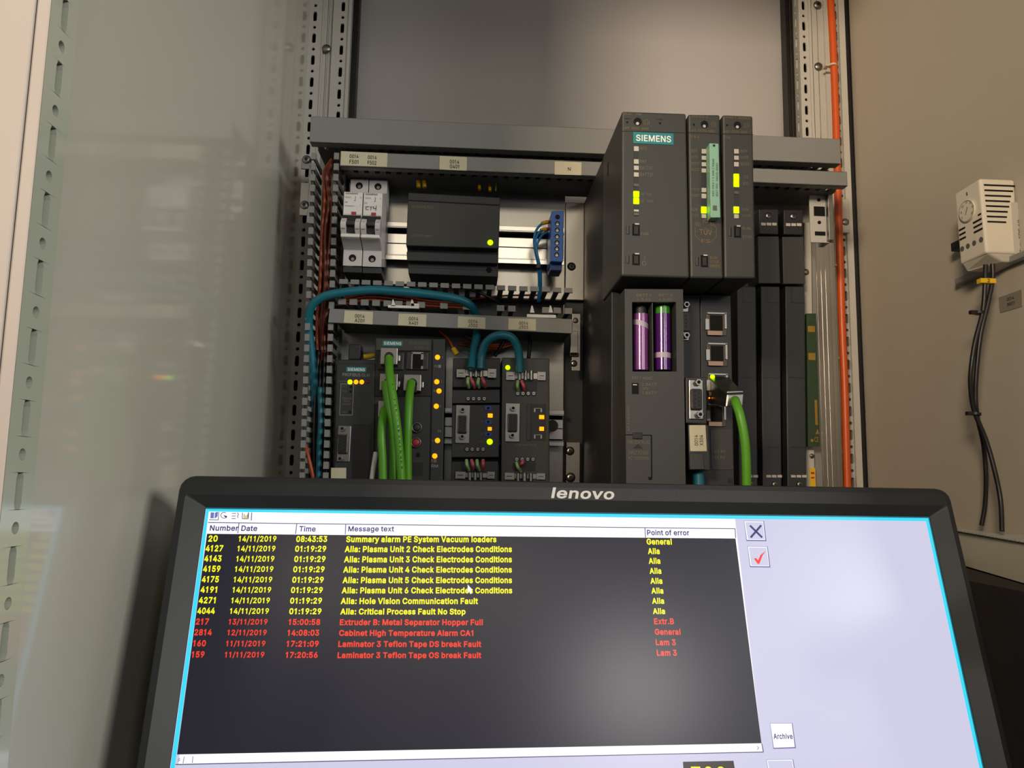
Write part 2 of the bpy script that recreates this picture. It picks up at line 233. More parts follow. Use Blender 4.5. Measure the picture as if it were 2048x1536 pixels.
 'q': '85;74,-29 62,-29 62,12 61,12 60,9 57,6 54,3 50,1 45,-1 39,-2 30,0 22,3 16,9 11,17 8,27 7,38 8,49 11,59 16,66 22,72 30,76 39,77 46,76 51,75 54,72 57,69 60,66 61,64 63,64 63,76 74,76;41,9 47,10 53,13 57,17 60,23 62,30 62,38 62,46 60,53 57,58 53,62 47,65 41,66 34,65 29,62 25,58 22,52 20,45 19,38 20,30 22,23 25,18 29,13 34,10',
 'r': '52;11,0 11,76 22,76 22,64 23,64 26,69 30,73 36,76 43,77 44,77 46,77 47,77 49,77 49,64 48,65 46,65 44,65 41,65 36,65 32,63 28,60 25,57 23,52 23,47 23,0',
 's': '73;36,-2 29,-1 22,1 17,4 12,8 9,13 7,19 19,21 21,16 25,12 30,10 36,9 43,10 49,12 52,16 54,21 53,24 51,27 47,29 42,31 30,34 21,37 14,42 11,47 9,55 10,61 13,66 17,71 23,74 30,76 37,77 45,76 51,74 56,72 60,68 63,63 65,58 54,55 52,60 49,63 44,66 37,67 31,66 26,63 23,60 22,55 22,52 25,49 29,46 34,45 46,42 55,39 61,34 65,28 66,21 65,15 62,9 58,5 52,1 45,-1',
 't': '45;41,76 41,65 1,65 1,76;13,94 25,94 25,20 26,15 27,12 30,11 34,10 35,10 37,10 39,10 40,11 43,0 41,0 38,-1 36,-1 34,-1 25,0 18,4 14,10 13,19',
 'u': '82;36,-1 29,0 23,2 18,6 14,12 11,19 11,28 11,76 23,76 23,29 24,21 27,15 33,11 40,10 45,11 50,12 54,15 57,19 59,24 59,31 59,76 71,76 71,0 60,0 60,18 61,18 57,9 51,3 44,0',
 'v': '78;33,0 3,76 17,76 33,31 35,24 37,17 39,11 41,4 37,4 39,11 41,17 43,24 45,31 61,76 74,76 45,0',
 'w': '113;28,0 5,76 17,76 27,43 29,35 31,27 33,18 35,8 33,8 35,18 37,27 39,35 41,43 50,76 63,76 72,43 74,35 76,27 78,18 80,8 78,8 80,18 83,27 85,35 87,43 96,76 109,76 86,0 74,0 64,34 62,40 61,45 59,50 58,56 57,62 55,68 58,68 57,62 55,56 54,50 53,45 51,40 50,34 40,0',
 'x': '76;4,0 34,44 34,34 6,76 20,76 29,61 33,56 36,51 39,46 41,41 35,41 38,46 40,51 43,56 47,61 56,76 70,76 42,34 42,43 72,0 57,0 46,17 43,22 40,27 37,32 35,36 41,36 38,32 36,27 33,22 30,17 18,0',
 'y': '78;9,-28 12,-17 14,-17 18,-18 21,-18 24,-17 26,-15 28,-12 30,-7 33,0 3,76 17,76 33,31 35,24 37,17 39,11 41,4 37,4 39,11 40,17 42,24 45,31 61,76 74,76 41,-12 38,-17 35,-21 32,-25 28,-27 23,-29 18,-29 15,-29 13,-29 11,-28',
 'z': '76;8,0 8,9 51,64 51,65 10,65 10,76 67,76 67,66 25,12 25,11 68,11 68,0',
 '~': '91;10,30 11,38 13,44 16,48 21,51 25,53 30,53 35,53 39,51 44,48 49,44 52,41 55,40 57,39 60,38 64,39 66,41 68,45 69,51 80,51 79,43 77,37 74,33 70,30 65,28 60,27 55,28 51,30 46,32 41,36 38,39 35,41 33,42 31,42 27,41 24,39 22,36 22,30',
 'Ü': '103;52,-2 41,0 31,3 23,9 17,16 13,25 12,35 12,102 25,102 25,36 26,29 28,23 32,17 37,14 44,11 52,10 60,11 66,14 71,17 75,23 78,29 79,36 79,102 91,102 91,35 90,25 87,16 81,9 73,3 63,0;66,114 63,115 60,117 59,119 58,122 59,126 60,128 63,130 66,131 69,130 72,128 74,126 74,122 74,119 72,117 69,115;37,114 34,115 32,117 30,119 29,122 30,126 32,128 34,130 37,131 41,130 43,128 45,126 45,122 45,119 43,117 41,115',
}
from mathutils.geometry import delaunay_2d_cdt
def _inside(p, L):
    x, y = p; c = False; j = len(L)-1
    for i in range(len(L)):
        if (L[i][1] > y) != (L[j][1] > y) and x < (L[j][0]-L[i][0])*(y-L[i][1])/(L[j][1]-L[i][1])+L[i][0]: c = not c
        j = i
    return c
def _grow(L, d):
    A = sum(L[i-1][0]*L[i][1]-L[i][0]*L[i-1][1] for i in range(len(L)))
    if (A < 0) != (d < 0): L = L[::-1]
    d = abs(d)
    out = []; n = len(L)
    for i in range(n):
        a, b, c = L[i-1], L[i], L[(i+1) % n]
        e = (b[0]-a[0], b[1]-a[1]); f = (c[0]-b[0], c[1]-b[1]); le = math.hypot(*e) or 1; lf = math.hypot(*f) or 1
        nx, ny = e[1]/le+f[1]/lf, -e[0]/le-f[0]/lf; q = max(0.6, (nx*nx+ny*ny)/2); out.append((b[0]+nx/q*d, b[1]+ny/q*d))
    return out
GC = {}
def glyph1(ch, bold):
    if (ch, bold) not in GC:
        p = FONT[ch].split(';'); adv = float(p[0]); Ls = [[tuple(map(float, q.split(','))) for q in c.split()] for c in p[1:]]
        Ls = [l for l in Ls if len(l) > 2]
        hole = [ch in '04689abdegopqBDOPQRÜ' and any(k != i and _inside(L[0], Ls[k]) for k in range(len(Ls))) for i, L in enumerate(Ls)]
        G = [_grow(L, -bold*100-1e-6 if h else bold*100+1e-6) for L, h in zip(Ls, hole)]
        pts = []; ed = []
        for g in G:
            o = len(pts); pts += [Vector(q) for q in g]; ed += [(o+i, o+(i+1) % len(g)) for i in range(len(g))]
        ov, _e, of, _a, _b, _c2 = delaunay_2d_cdt(pts, ed, [], 0, 1e-4)
        def wind(x, y):
            n = 0
            for g in G:
                for k in range(len(g)):
                    (x0, y0), (x1, y1) = g[k-1], g[k]
                    if (y0 <= y) != (y1 <= y):
                        if x0+(y-y0)*(x1-x0)/(y1-y0) > x: n += 1 if y1 > y0 else -1
            return n
        vs = [tuple(v) for v in ov]; fs = []
        for f in of:
            x = sum(vs[q][0] for q in f)/3; y = sum(vs[q][1] for q in f)/3
            if wind(x, y) != 0: fs.append(tuple(f))
        GC[(ch, bold)] = (adv, vs, fs)
    return GC[(ch, bold)]
TEXTCACHE = {}
def glyphs(s, bold, spacing):
    k = (s, bold, spacing)
    if k not in TEXTCACHE:
        x = 0; V = []; Fc = []
        for ch in s:
            if ch == ' ' or ch not in FONT: x += 38; continue
            adv, vs, fs = glyph1(ch, bold); o = len(V)
            V += [(a+x, b, 0) for a, b in vs]; Fc += [tuple(q+o for q in f) for f in fs]; x += (adv+bold*120)*spacing
        TEXTCACHE[k] = (np.array(V if V else [(0, 0, 0)]), Fc)
    return TEXTCACHE[k]

class MB:
    def __init__(s, m=None): s.v = []; s.f = []; s.mi = []; s.keys = []; s.m = m; s.sm = []
    def mat(s, m): s.m = m; return s
    def _k(s):
        if s.m not in s.keys: s.keys.append(s.m)
        return s.keys.index(s.m)
    def add(s, vs, fs, smooth=False):
        o = len(s.v); s.v += [tuple(map(float, v)) for v in vs]; k = s._k()
        for f in fs: s.f.append(tuple(i+o for i in f)); s.mi.append(k); s.sm.append(smooth)
        return s
    def hexa(s, P):       # 8 points: front TL TR BR BL, back TL TR BR BL
        return s.add(P, [(0, 3, 2, 1), (4, 5, 6, 7), (0, 1, 5, 4), (2, 3, 7, 6), (1, 2, 6, 5), (0, 4, 7, 3)])
    def box(s, x0, x1, y0, y1, z0, z1):
        x0, x1 = min(x0, x1), max(x0, x1); y0, y1 = min(y0, y1), max(y0, y1); z0, z1 = min(z0, z1), max(z0, z1)
        return s.hexa([(x0, y0, z1), (x1, y0, z1), (x1, y0, z0), (x0, y0, z0), (x0, y1, z1), (x1, y1, z1), (x1, y1, z0), (x0, y1, z0)])
    def rb(s, x0, y0, x1, y1, Yf, Yb):   # axis-aligned box whose front face at depth Yf covers the measured rectangle
        xm, ym = (x0+x1)/2, (y0+y1)/2
        return s.box(W(x0, ym, Yf)[0], W(x1, ym, Yf)[0], Yf, Yb, W(xm, y1, Yf)[2], W(xm, y0, Yf)[2])
    def qb(s, c4, Yf, Yb):               # slightly askew box from four measured corners
        P = [W(x, y, Yf) for x, y in c4]
        return s.hexa([tuple(p) for p in P] + [(p[0], Yb, p[2]) for p in P])
    def prism(s, pts, d, axis='y', flip=False):  # pts 3D loop, extruded by vector d
        n = len(pts); d = np.array(d, float); P = [np.array(p, float) for p in pts]
        vs = P + [p+d for p in P]
        fs = [tuple(range(n))[::-1], tuple(range(n, 2*n))] + [(i, (i+1) % n, (i+1) % n+n, i+n) for i in range(n)]
        return s.add(vs, fs)
    def cyl(s, c, ax, r, h, n=16, r2=None, smooth=True):
        c = np.array(c, float); a = Vector(ax).normalized(); q = a.to_track_quat('Z', 'Y')
        u = np.array(q @ Vector((1, 0, 0))); v = np.array(q @ Vector((0, 1, 0))); a = np.array(a)
        r2 = r if r2 is None else r2
        ring = lambda cc, rr: [cc + rr*(math.cos(2*math.pi*i/n)*u + math.sin(2*math.pi*i/n)*v) for i in range(n)]
        s.add(ring(c, r)+ring(c+a*h, r2), [(i, (i+1) % n, (i+1) % n+n, i+n) for i in range(n)], smooth)
        s.add(ring(c, r), [tuple(range(n))[::-1]]); s.add(ring(c+a*h, r2), [tuple(range(n))])
        return s
    def ring(s, c, ax, r, t, n=20):      # torus of radius r, tube t
        a = Vector(ax).normalized(); q = a.to_track_quat('Z', 'Y')
        u, v, a = (np.array(q @ Vector(k)) for k in ((1, 0, 0), (0, 1, 0), (0, 0, 1)))
        m = 6; vs = []; fs = []
        for i in range(n):
            A = 2*math.pi*i/n; e = math.cos(A)*u+math.sin(A)*v
            for j in range(m):
                B = 2*math.pi*j/m; vs.append(np.array(c)+e*(r+t*math.cos(B))+a*t*math.sin(B))
        for i in range(n):
            for j in range(m): fs.append((i*m+j, ((i+1) % n)*m+j, ((i+1) % n)*m+(j+1) % m, i*m+(j+1) % m))
        return s.add(vs, fs, True)
    def dome(s, c, ax, r, h, n=14, k=4):
        a = Vector(ax).normalized(); q = a.to_track_quat('Z', 'Y')
        u, v, a = (np.array(q @ Vector(kk)) for kk in ((1, 0, 0), (0, 1, 0), (0, 0, 1)))
        vs = []; fs = []
        for j in range(k):
            t = j/k*math.pi/2
            for i in range(n):
                A = 2*math.pi*i/n; vs.append(np.array(c)+r*math.cos(t)*(math.cos(A)*u+math.sin(A)*v)+a*h*math.sin(t))
        vs.append(np.array(c)+a*h)
        for j in range(k-1):
            for i in range(n): fs.append((j*n+i, j*n+(i+1) % n, (j+1)*n+(i+1) % n, (j+1)*n+i))
        for i in range(n): fs.append(((k-1)*n+i, (k-1)*n+(i+1) % n, k*n))
        fs.append(tuple(range(n))[::-1])
        return s.add(vs, fs, True)
    def tube(s, pts, r, n=10, sub=6, r_end=None):
        P = [np.array(p, float) for p in pts]
        if len(P) > 2:
            Q = [2*P[0]-P[1]] + P + [2*P[-1]-P[-2]]; out = []
            for i in range(1, len(Q)-2):
                for k in range(sub):
                    t = k/sub; a, b, c, d = Q[i-1:i+3]
                    out.append(0.5*((2*b)+(-a+c)*t+(2*a-5*b+4*c-d)*t*t+(-a+3*b-3*c+d)*t**3))
            out.append(P[-1]); P = out
        vs = []; fs = []; up = None
        for i, p in enumerate(P):
            t = P[min(i+1, len(P)-1)]-P[max(i-1, 0)]; t = t/(np.linalg.norm(t)+1e-9)
            if up is None:
                up = np.array([0, 1.0, 0]) if abs(t[1]) < 0.8 else np.array([1.0, 0, 0])
            up = up-(up@t)*t; up = up/(np.linalg.norm(up)+1e-9); sd = np.cross(t, up)
            for j in range(n):
                A = 2*math.pi*j/n; vs.append(p+r*(math.cos(A)*up+math.sin(A)*sd))
        for i in range(len(P)-1):
            for j in range(n): fs.append((i*n+j, i*n+(j+1) % n, (i+1)*n+(j+1) % n, (i+1)*n+j))
        s.add(vs, fs, True)
        s.add(vs[:n], [tuple(range(n))]); s.add(vs[-n:], [tuple(range(n))[::-1]])
        return s
    def text(s, t, o, R_, U_, w, h, bold=0.0, shear=0.0, spacing=1.0):
        vs, fs = glyphs(t, bold, spacing)
        mn, mx = vs.min(0), vs.max(0); sz = np.maximum(mx-mn, 1e-6)
        o, R_, U_ = (np.array(k, float) for k in (o, R_, U_))
        out = []
        for v in vs:
            a = (v[0]-mn[0])/sz[0]*w; b = (v[1]-mn[1])/sz[1]*h
            out.append(o+R_*(a+shear*b)+U_*b)
        return s.add(out, fs)
    def tpx(s, t, x0, y0, x1, y1, Y, bold=0.02, shear=0.0):   # text in a measured rectangle on a plane facing the camera side
        xm, ym = (x0+x1)/2, (y0+y1)/2
        X0, X1 = W(x0, ym, Y)[0], W(x1, ym, Y)[0]; Z0, Z1 = W(xm, y1, Y)[2], W(xm, y0, Y)[2]
        return s.text(t, (X0, Y, Z0), (1, 0, 0), (0, 0, 1), X1-X0, Z1-Z0, bold, shear)
    def build(s, name, parent=None, base=None, bev=0.0, local=False, seg=2):
        me = bpy.data.meshes.new(name)
        if parent is not None:
            o = np.zeros(3) if local else wloc(parent)
        else:
            a = np.array(s.v); o = np.array(base, float) if base is not None else np.array([(a[:, 0].min()+a[:, 0].max())/2, (a[:, 1].min()+a[:, 1].max())/2, a[:, 2].min()])
        vv = [((v[0]-o[0])/1000, (v[1]-o[1])/1000, (v[2]-o[2])/1000) for v in s.v]
        me.from_pydata(vv, [], s.f)
        for k in s.keys: me.materials.append(MATS[k])
        me.polygons.foreach_set('material_index', s.mi)
        me.polygons.foreach_set('use_smooth', s.sm)
        me.update()
        if bev and len(s.f) < 400:
            b_ = bmesh.new(); b_.from_mesh(me); bmesh.ops.recalc_face_normals(b_, faces=b_.faces); b_.to_mesh(me); b_.free()
        ob = bpy.data.objects.new(name, me); COL.objects.link(ob)
        if parent is not None: ob.parent = parent
        else: ob.location = (o[0]/1000, o[1]/1000, (o[2]+ZO)/1000)
        if bev:
            md = ob.modifiers.new('bevel', 'BEVEL'); md.width = bev/1000; md.segments = seg
            md.limit_method = 'ANGLE'; md.angle_limit = math.radians(40)
        return ob
def wloc(o):       # world position in measuring millimetres (roots carry no rotation, parts sit at their root's origin)
    p = np.zeros(3)
    while o is not None:
        p += np.array(o.location)*1000; o = o.parent
    p[2] -= ZO; return p
def tag(o, label, cat, group=None, kind=None):
    o['label'] = label; o['category'] = cat
    if group: o['group'] = group
    if kind: o['kind'] = kind
    return o
def thing(name, label, cat, at, group=None):
    o = bpy.data.objects.new(name, None); COL.objects.link(o); o.empty_display_size = 0.01
    o.location = (at[0]/1000, at[1]/1000, (at[2]+ZO)/1000)
    return tag(o, label, cat, group)
def struct(o): o['kind'] = 'structure'; return o
def shared(mesh_ob, parent, at, name=None):        # another copy of a piece, mesh shared
    c = mesh_ob.copy(); COL.objects.link(c); c.parent = parent
    p = np.array(at)-wloc(parent); c.location = tuple(p/1000); return c

# common small pieces
def led(parent, px, py, w, h, Y, key='led_green', rnd=False):
    mb = MB(key)
    if rnd:
        c = W(px, py, Y); mb.dome(c, (0, -1, 0), w/2*Y/F, w/3*Y/F, 12, 3)
        return mb.build('indicator_light', parent)
    mb.rb(px-w/2, py-h/2, px+w/2, py+h/2, Y-1.0, Y+0.5)
    return mb.build('indicator_light', parent, bev=0.4 if w > 7 else 0)
def screw(parent, px, py, rp, Y, slot='hex', key='bright', name='screw', dome=True):
    c = W(px, py, Y); r = rp*Y/F; mb = MB(key)
    if dome: mb.dome(c, (0, -1, 0), r, r*0.45, 16, 4)
    else: mb.cyl(c, (0, -1, 0), r, 0.8, 16)
    top = c+np.array([0, -(r*0.45 if dome else 0.8)-0.05, 0])
    mb.mat('black')
    if slot == 'hex': mb.cyl(top, (0, 1, 0), r*0.42, 0.4, 6, smooth=False)
    elif slot == 'slot':
        mb.box(top[0]-r*0.8, top[0]+r*0.8, top[1]-0.05, top[1]+0.4, top[2]-r*0.13, top[2]+r*0.13)
    return mb.build(name, parent)
def badge(parent, x0, y0, x1, y1, Y, t='SIEMENS'):
    b = MB('badge').rb(x0, y0, x1, y1, Y-0.5, Y+0.1).build('badge', parent)
    w, h = x1-x0, y1-y0
    MB('badge_text').tpx(t, x0+w*.07, y0+h*.22, x1-w*.06, y1-h*.2, Y-0.75, 0.035).build('badge_text', b)
    return b
def legends(parent, Y, items, key='legend', name='legend_print'):
    mb = MB(key)
    for t, x0, y0, x1, y1 in items: mb.tpx(t, x0, y0, x1, y1, Y-0.25, 0.015)
    return mb.build(name, parent)
def sticker(parent, c4, Y, lines, box=(0.28, 0.2, 0.74, 0.86), name='label_sticker'):
    s_ = MB('sticker').qb(c4, Y-0.5, Y).build(name, parent, bev=0.35)
    P = [W(x, y, Y-0.8) for x, y in c4]; TL, TR, BR, BL = P
    def at(u, v): return (TL*(1-u)+TR*u)*(1-v)+(BL*(1-u)+BR*u)*v
    mb = MB('ink'); n = len(lines)
    x0, y0, x1, y1 = box
    for i, t in enumerate(lines):
        if isinstance(t, tuple): t, x0, y0, x1, y1 = t; va, vb = y0, y1
        else:
            hh = (y1-y0)/n; va = y0+hh*i+hh*0.12; vb = y0+hh*(i+1)-hh*0.08
        o = at(x0, vb); r = at(x1, vb)-o; u = at(x0, va)-o
        rl, ul = np.linalg.norm(r), np.linalg.norm(u)
        mb.text(t, o, r/rl, u/ul, rl, ul, 0.012)
    mb.build('sticker_text', s_)
    return s_
def dsub(parent, x0, y0, x1, y1, Y, core, posts, key='bright', plate_round=1.0, ck='black'):
    """serial port: metal plate, jack screws, black core with two rows of sockets"""
    p = MB(key).rb(x0, y0, x1, y1, Y-1.2, Y+0.2).build('port_plate', parent, bev=plate_round)
    cx0, cy0, cx1, cy1 = core
    sh = MB(key).rb(cx0-1.5, cy0-2, cx1+1.5, cy1+2, Y-4.0, Y-1).build('port_shell', p, bev=1.6)
    cr = MB(ck).rb(cx0, cy0, cx1, cy1, Y-4.4, Y-1); cr.mat('void')
    k = 1 if cx1-cx0 > 8 else 0
    for col, nn in ((0.3, 5), (0.7, 4)):
        for i in range(nn):
            t = (i+0.5+(0.5 if nn == 4 else 0))/5
            c = W(cx0+(cx1-cx0)*col, cy0+(cy1-cy0)*t, Y-4.5); cr.cyl(c, (0, 1, 0), 0.55, 0.3, 6)
    cr.build('port_core', p, bev=1.0)
    for qx, qy in posts:
        c = W(qx, qy, Y-1.2); j = MB(key).cyl(c, (0, -1, 0), 2.6, 4.5, 6, smooth=False)
        j.mat('void').cyl(c+np.array([0, -4.6, 0]), (0, 1, 0), 1.5, 0.3, 12); j.build('jack_screw', p)
    return p
def wire(name, pts, r, key, label, cat='wire', group=None, n=8):
    """pts: (px, py, Y) samples"""
    mb = MB(key).tube([W(*p) for p in pts], r, n=n)
    return tag(mb.build(name), label, cat, group)

# ================================================================== SETTING
WL = -201.0
WR = W(1709, 475, 880)[0]
YB = 900.0
ZT, ZB = 640.0, -430.0
YF = 262.0
struct(MB('paint').box(WL-3, WL, YF, YB, ZB, ZT).build('wall_left'))
struct(MB('paint_right').box(WR, WR+3, YF, YB, ZB, ZT).build('wall_right'))
struct(MB('paint_rear').box(WL, WR, YB, YB+3, ZB, ZT).build('wall_back'))
struct(MB('paint_rear').box(WL-3, WR+3, YF, YB+3, ZT, ZT+3).build('ceiling'))
struct(MB('floor_dark').box(WL-3, WR+3, YF, YB+3, ZB-3, ZB).build('floor'))
# the hall floor and a far hall wall behind the photographer that bounce a little light
struct(MB('floor_dark').box(-3000, 3000, -4000, YF-60, -ZO-5, -ZO).build('floor_hall'))

def perf(mb, o, U, V, Nn, w, cells, th):
    """sheet strip with real openings. o origin, U across, V along; cells: (v0, v1, kind)"""
    o, U, V, Nn = (np.array(k, float) for k in (o, U, V, Nn))
    for v0, v1, hw, hh in cells:
        n = 16; cy = (v0+v1)/2; H = (v1-v0)/2; inner = []; outer = []
        for i in range(n):
            A = 2*math.pi*(i+0.5)/n; c, s_ = math.cos(A), math.sin(A)
            if abs(hh-hw) < 0.2: a, b = hw*c, hw*s_
            else:
                k = max(abs(c), abs(s_)); a, b = hw*max(-1, min(1, c/k)), hh*max(-1, min(1, s_/k))
            k = max(abs(c), abs(s_)); oa, ob = w/2*max(-1, min(1, c/k)), H*max(-1, min(1, s_/k))
            inner.append((a, b)); outer.append((oa, ob))
        vs = []
        for lst in (outer, inner): vs += [o+U*(w/2+a)+V*(cy+b) for a, b in lst]
        vs += [v-Nn*th for v in vs[n:]]
        fs = []
        for i in range(n):
            j = (i+1) % n
            fs.append((i, j, n+j, n+i)); fs.append((n+i, n+j, 2*n+j, 2*n+i))
        # corners of the cell
        base = len(vs); vs += [o+U*x+V*(cy+y) for x, y in ((w, H), (0, H), (0, -H), (w, -H))]
        for q, (i, j) in enumerate(((1, 2), (5, 6), (9, 10), (13, 14))): fs.append((i, base+q, j))
        mb.add(vs, fs)
def cells(z0, z1, pitch, zslot, hr, sw, sh):
    """alternating slots and round holes with a slot centred on zslot"""
    out = []; k = math.floor((z0-zslot)/(pitch/2)); z = zslot+k*pitch/2
    while z < z1:
        if k % 2 == 0: out.append((z-pitch/4, z+pitch/4, sw, sh))
        else: out.append((z-pitch/4, z+pitch/4, hr, hr))
        z += pitch/2; k += 1
    return out

def bar(mb, xa, xb, yref, Y, Yb, z0=None, z1=None):
    mb.box(W(xa, yref, Y)[0], W(xb, yref, Y)[0], Y, Yb, ZB if z0 is None else z0, ZT if z1 is None else z1)

# rear left post -------------------------------------------------
YP = 872.0
def zpx(x, y, Y=YP): return W(x, y, Y)[2]
t = bpy.data.objects.new('trim_1', None); COL.objects.link(t); t['kind'] = 'structure'
t.location = (W(650, 120, YP)[0]/1000, YP/1000, (ZB+ZO)/1000)
pitch = (zpx(628, 32)-zpx(618, 253))/5; zs = zpx(625, 120)
mb = MB('post'); xa, xb = W(610, 120, YP)[0], W(641, 120, YP)[0]
perf(mb, (xa, YP, 0), (1, 0, 0), (0, 0, 1), (0, -1, 0), xb-xa, cells(ZB, ZT, pitch, zs, 1.9, 2.2, 6.0), 2); mb.build('perforated_strip', t)
mb = MB('post'); xa, xb = W(670, 120, YP)[0], W(693, 120, YP)[0]
perf(mb, (xa, YP, 0), (1, 0, 0), (0, 0, 1), (0, -1, 0), xb-xa, cells(ZB, ZT, pitch, zpx(681, 100), 1.9, 2.2, 6.0), 2); mb.build('perforated_strip', t)
mb = MB('post_grey'); bar(mb, 641, 670, 120, YP+4, YP+10)
mb.mat('post'); bar(mb, 641, 644, 120, YP-1, YP+6); bar(mb, 652, 654, 120, YP+2, YP+5); bar(mb, 662, 670, 120, YP, YP+6)
bar(mb, 644, 651, 120, YP+2.5, YP+6); bar(mb, 655, 661, 120, YP+3, YP+6)
mb.build('channel', t)
mb = MB('void'); bar(mb, 610, 693, 120, YP+12, YP+14); mb.build('dark_backing', t)  # near-black sheet standing in for the dark inside the post
mb = MB('post'); bar(mb, 693, 699, 120, YP-2, YB-1); mb.build('flange', t)
screw(t, 653, 97, 9.5, YP-1, 'none')

def gasket(n, xa, xb, yref, Y, z0=None, z1=None):
    mb = MB('gasket'); X0, X1 = W(xa, yref, Y)[0], W(xb, yref, Y)[0]
    mb.box(X0, X1, Y, Y+14, ZB if z0 is None else z0, ZT if z1 is None else z1)
    mb.box(X0+(X1-X0)*.55, X0+(X1-X0)*.7, Y-1.5, Y, ZB if z0 is None else z0, ZT if z1 is None else z1)
    struct(mb.build('trim_%d' % n, bev=0.8))
gasket(2, 597, 610, 120, YP)
gasket(3, 700, 714, 120, YP+8)
# rear right post ------------------------------------------------
t = bpy.data.objects.new('trim_4', None); COL.objects.link(t); t['kind'] = 'structure'
t.location = (W(1640, 150, YP)[0]/1000, YP/1000, (ZB+ZO)/1000)
pitchr = (zpx(1610, 10)-zpx(1615, 262))/6
for xa, xb, off in ((1601, 1621, zpx(1611, 94)), (1668, 1682, zpx(1674, 72))):
    mb = MB('post'); a, b = W(xa, 150, YP)[0], W(xb, 150, YP)[0]
    perf(mb, (a, YP, 0), (1, 0, 0), (0, 0, 1), (0, -1, 0), b-a, cells(ZB, ZT, pitchr, off, 1.8, 2.0, 5.8), 2); mb.build('perforated_strip', t)
mb = MB('post'); a = W(1601, 150, YP)[0]
perf(mb, (a, YP, 0), (0, 1, 0), (0, 0, 1), (-1, 0, 0), 18, cells(ZB, ZT, pitchr, zpx(1611, 120), 2.0, 2.2, 6.0), 2); mb.build('perforated_strip', t)
mb = MB('post'); bar(mb, 1621, 1626, 150, YP-2, YP+6); bar(mb, 1627, 1637, 150, YP+3, YP+6); bar(mb, 1638.5, 1652, 150, YP+3, YP+6); bar(mb, 1652, 1668, 150, YP, YP+6)
bar(mb, 1682, 1694, 150, YP-4, YB-1)
mb.mat('post_grey'); bar(mb, 1620, 1669, 150, YP+6, YP+10); mb.build('channel', t)
mb = MB('void'); bar(mb, 1603, 1682, 150, YP+12, YP+14); mb.build('dark_backing', t)
screw(t, 1637, 133, 9.5, YP+2, 'none'); screw(t, 1635, 10, 9.5, YP+2, 'hex')
mb = MB('post').rb(1684, 398, 1699, 465, YP-8, YP-4); mb.build('clip_plate', t, bev=1); screw(t, 1691, 444, 8, YP-8, 'none')
gasket(5, 1573, 1588, 150, YP+8)
gasket(6, 1693, 1708, 150, YP)
# front left post -------------------------------------------------
Pc = W(122, 400, 280); Xp = Pc[0]; Yn = WX(64, 400, Xp)[1]
t = bpy.data.objects.new('trim_7', None); COL.objects.link(t); t['kind'] = 'structure'
t.location = (Xp/1000, 0.27, (ZB+ZO)/1000)
zc = lambda px, py: WX(px, py, Xp)[2]
pf = (zc(98, 137)-zc(55, 690))/4
mb = MB('front_post'); perf(mb, (Xp, Yn, 0), (0, 1, 0), (0, 0, 1), (1, 0, 0), 280-Yn, cells(ZB, ZT, pf, zc(90, 275), 2.1, 2.1, 6.3), 3)
mb.build('perforated_strip', t)
mb = MB('post_face_lit'); g = W(32, 400, Yn)[0]
mb.box(g+0.25, Xp-0.05, Yn, Yn+1.5, ZB, ZT); mb.box(WL-20, g-0.25, Yn, Yn+1.5, ZB, ZT); mb.box(g-2, g+2, Yn+1.5, Yn+3, ZB, ZT); mb.mat('paint').box(WL, Xp-3.2, 281, 283, ZB, ZT)
mb.build('post_front', t, bev=1.2)
mb = MB('void').box(Xp-7.5, Xp-7, Yn+2, 280, ZB, ZT); mb.build('dark_backing', t)

# mounting plates and rails behind the devices ----------------------
YM = 800.0
pl = thing('mounting_plate', 'galvanised steel mounting plate behind the breakers and small modules', 'mounting plate', W(880, 960, YM))
mb = MB('galv'); a, b = W(632, 480, YM)[0], W(1130, 480, YM)[0]; mb.box(a, b, YM, YM+3, ZB+60, W(880, 290, YM)[2]); mb.build('plate', pl, bev=0.4)
mb = MB('galv'); mb.rb(1131, 405, 1168, 600, YM-2, YM+3); mb.build('side_rail', pl, bev=0.5); MB('galv').rb(1132, 884, 1160, 1010, YM-2, YM+3).build('side_rail', pl, bev=0.5)
mb = MB('module_dark'); mb.rb(1126, 560, 1262, 1010, YM+6, YM+9); mb.build('shadow_panel', pl)  # dark sheet added beside the plate, standing in for the shadow there
for x, y, r in ((1143, 533, 9), (1140, 902, 9), (1141, 955, 10)): screw(pl, x, y, r, YM-2, 'hex', 'galv')
def din(name, label, xa, xb, ya, yb, Yf=783, cat='mounting rail'):
    xm = (xa+xb)/2; zt, zb = W(xm, ya, Yf)[2], W(xm, yb, Yf)[2]; x0, x1 = W(xa, (ya+yb)/2, Yf)[0], W(xb, (ya+yb)/2, Yf)[0]
    h = zt-zb; mb = MB('rail_metal')
    mb.box(x0, x1, Yf, Yf+1.2, zt, zt-h*.12); mb.box(x0, x1, Yf, Yf+1.2, zb, zb+h*.12)
    mb.box(x0, x1, Yf, YM-2, zt-h*.12, zt-h*.15); mb.box(x0, x1, Yf, YM-2, zb+h*.12, zb+h*.15)
    mb.mat('void').box(x0, x1, YM-5, YM-2, zt-h*.24, zt-h*.12); mb.box(x0, x1, YM-5, YM-2, zb+h*.12, zb+h*.2)
    mb.mat('rail_metal').box(x0, x1, YM-8, YM-2, zt-h*.24, (zt+zb)/2+.3); mb.box(x0, x1, YM-8, YM-2, zb+h*.2, (zt+zb)/2-.3)
    return tag(mb.build(name, bev=0.3), label, cat)
din('din_rail', 'shiny metal DIN rail carrying breakers and blue terminal block', 745, 1129, 449, 524)
din('din_rail', 'metal DIN rail behind the two lower repeater modules', 690, 1128, 816, 888)

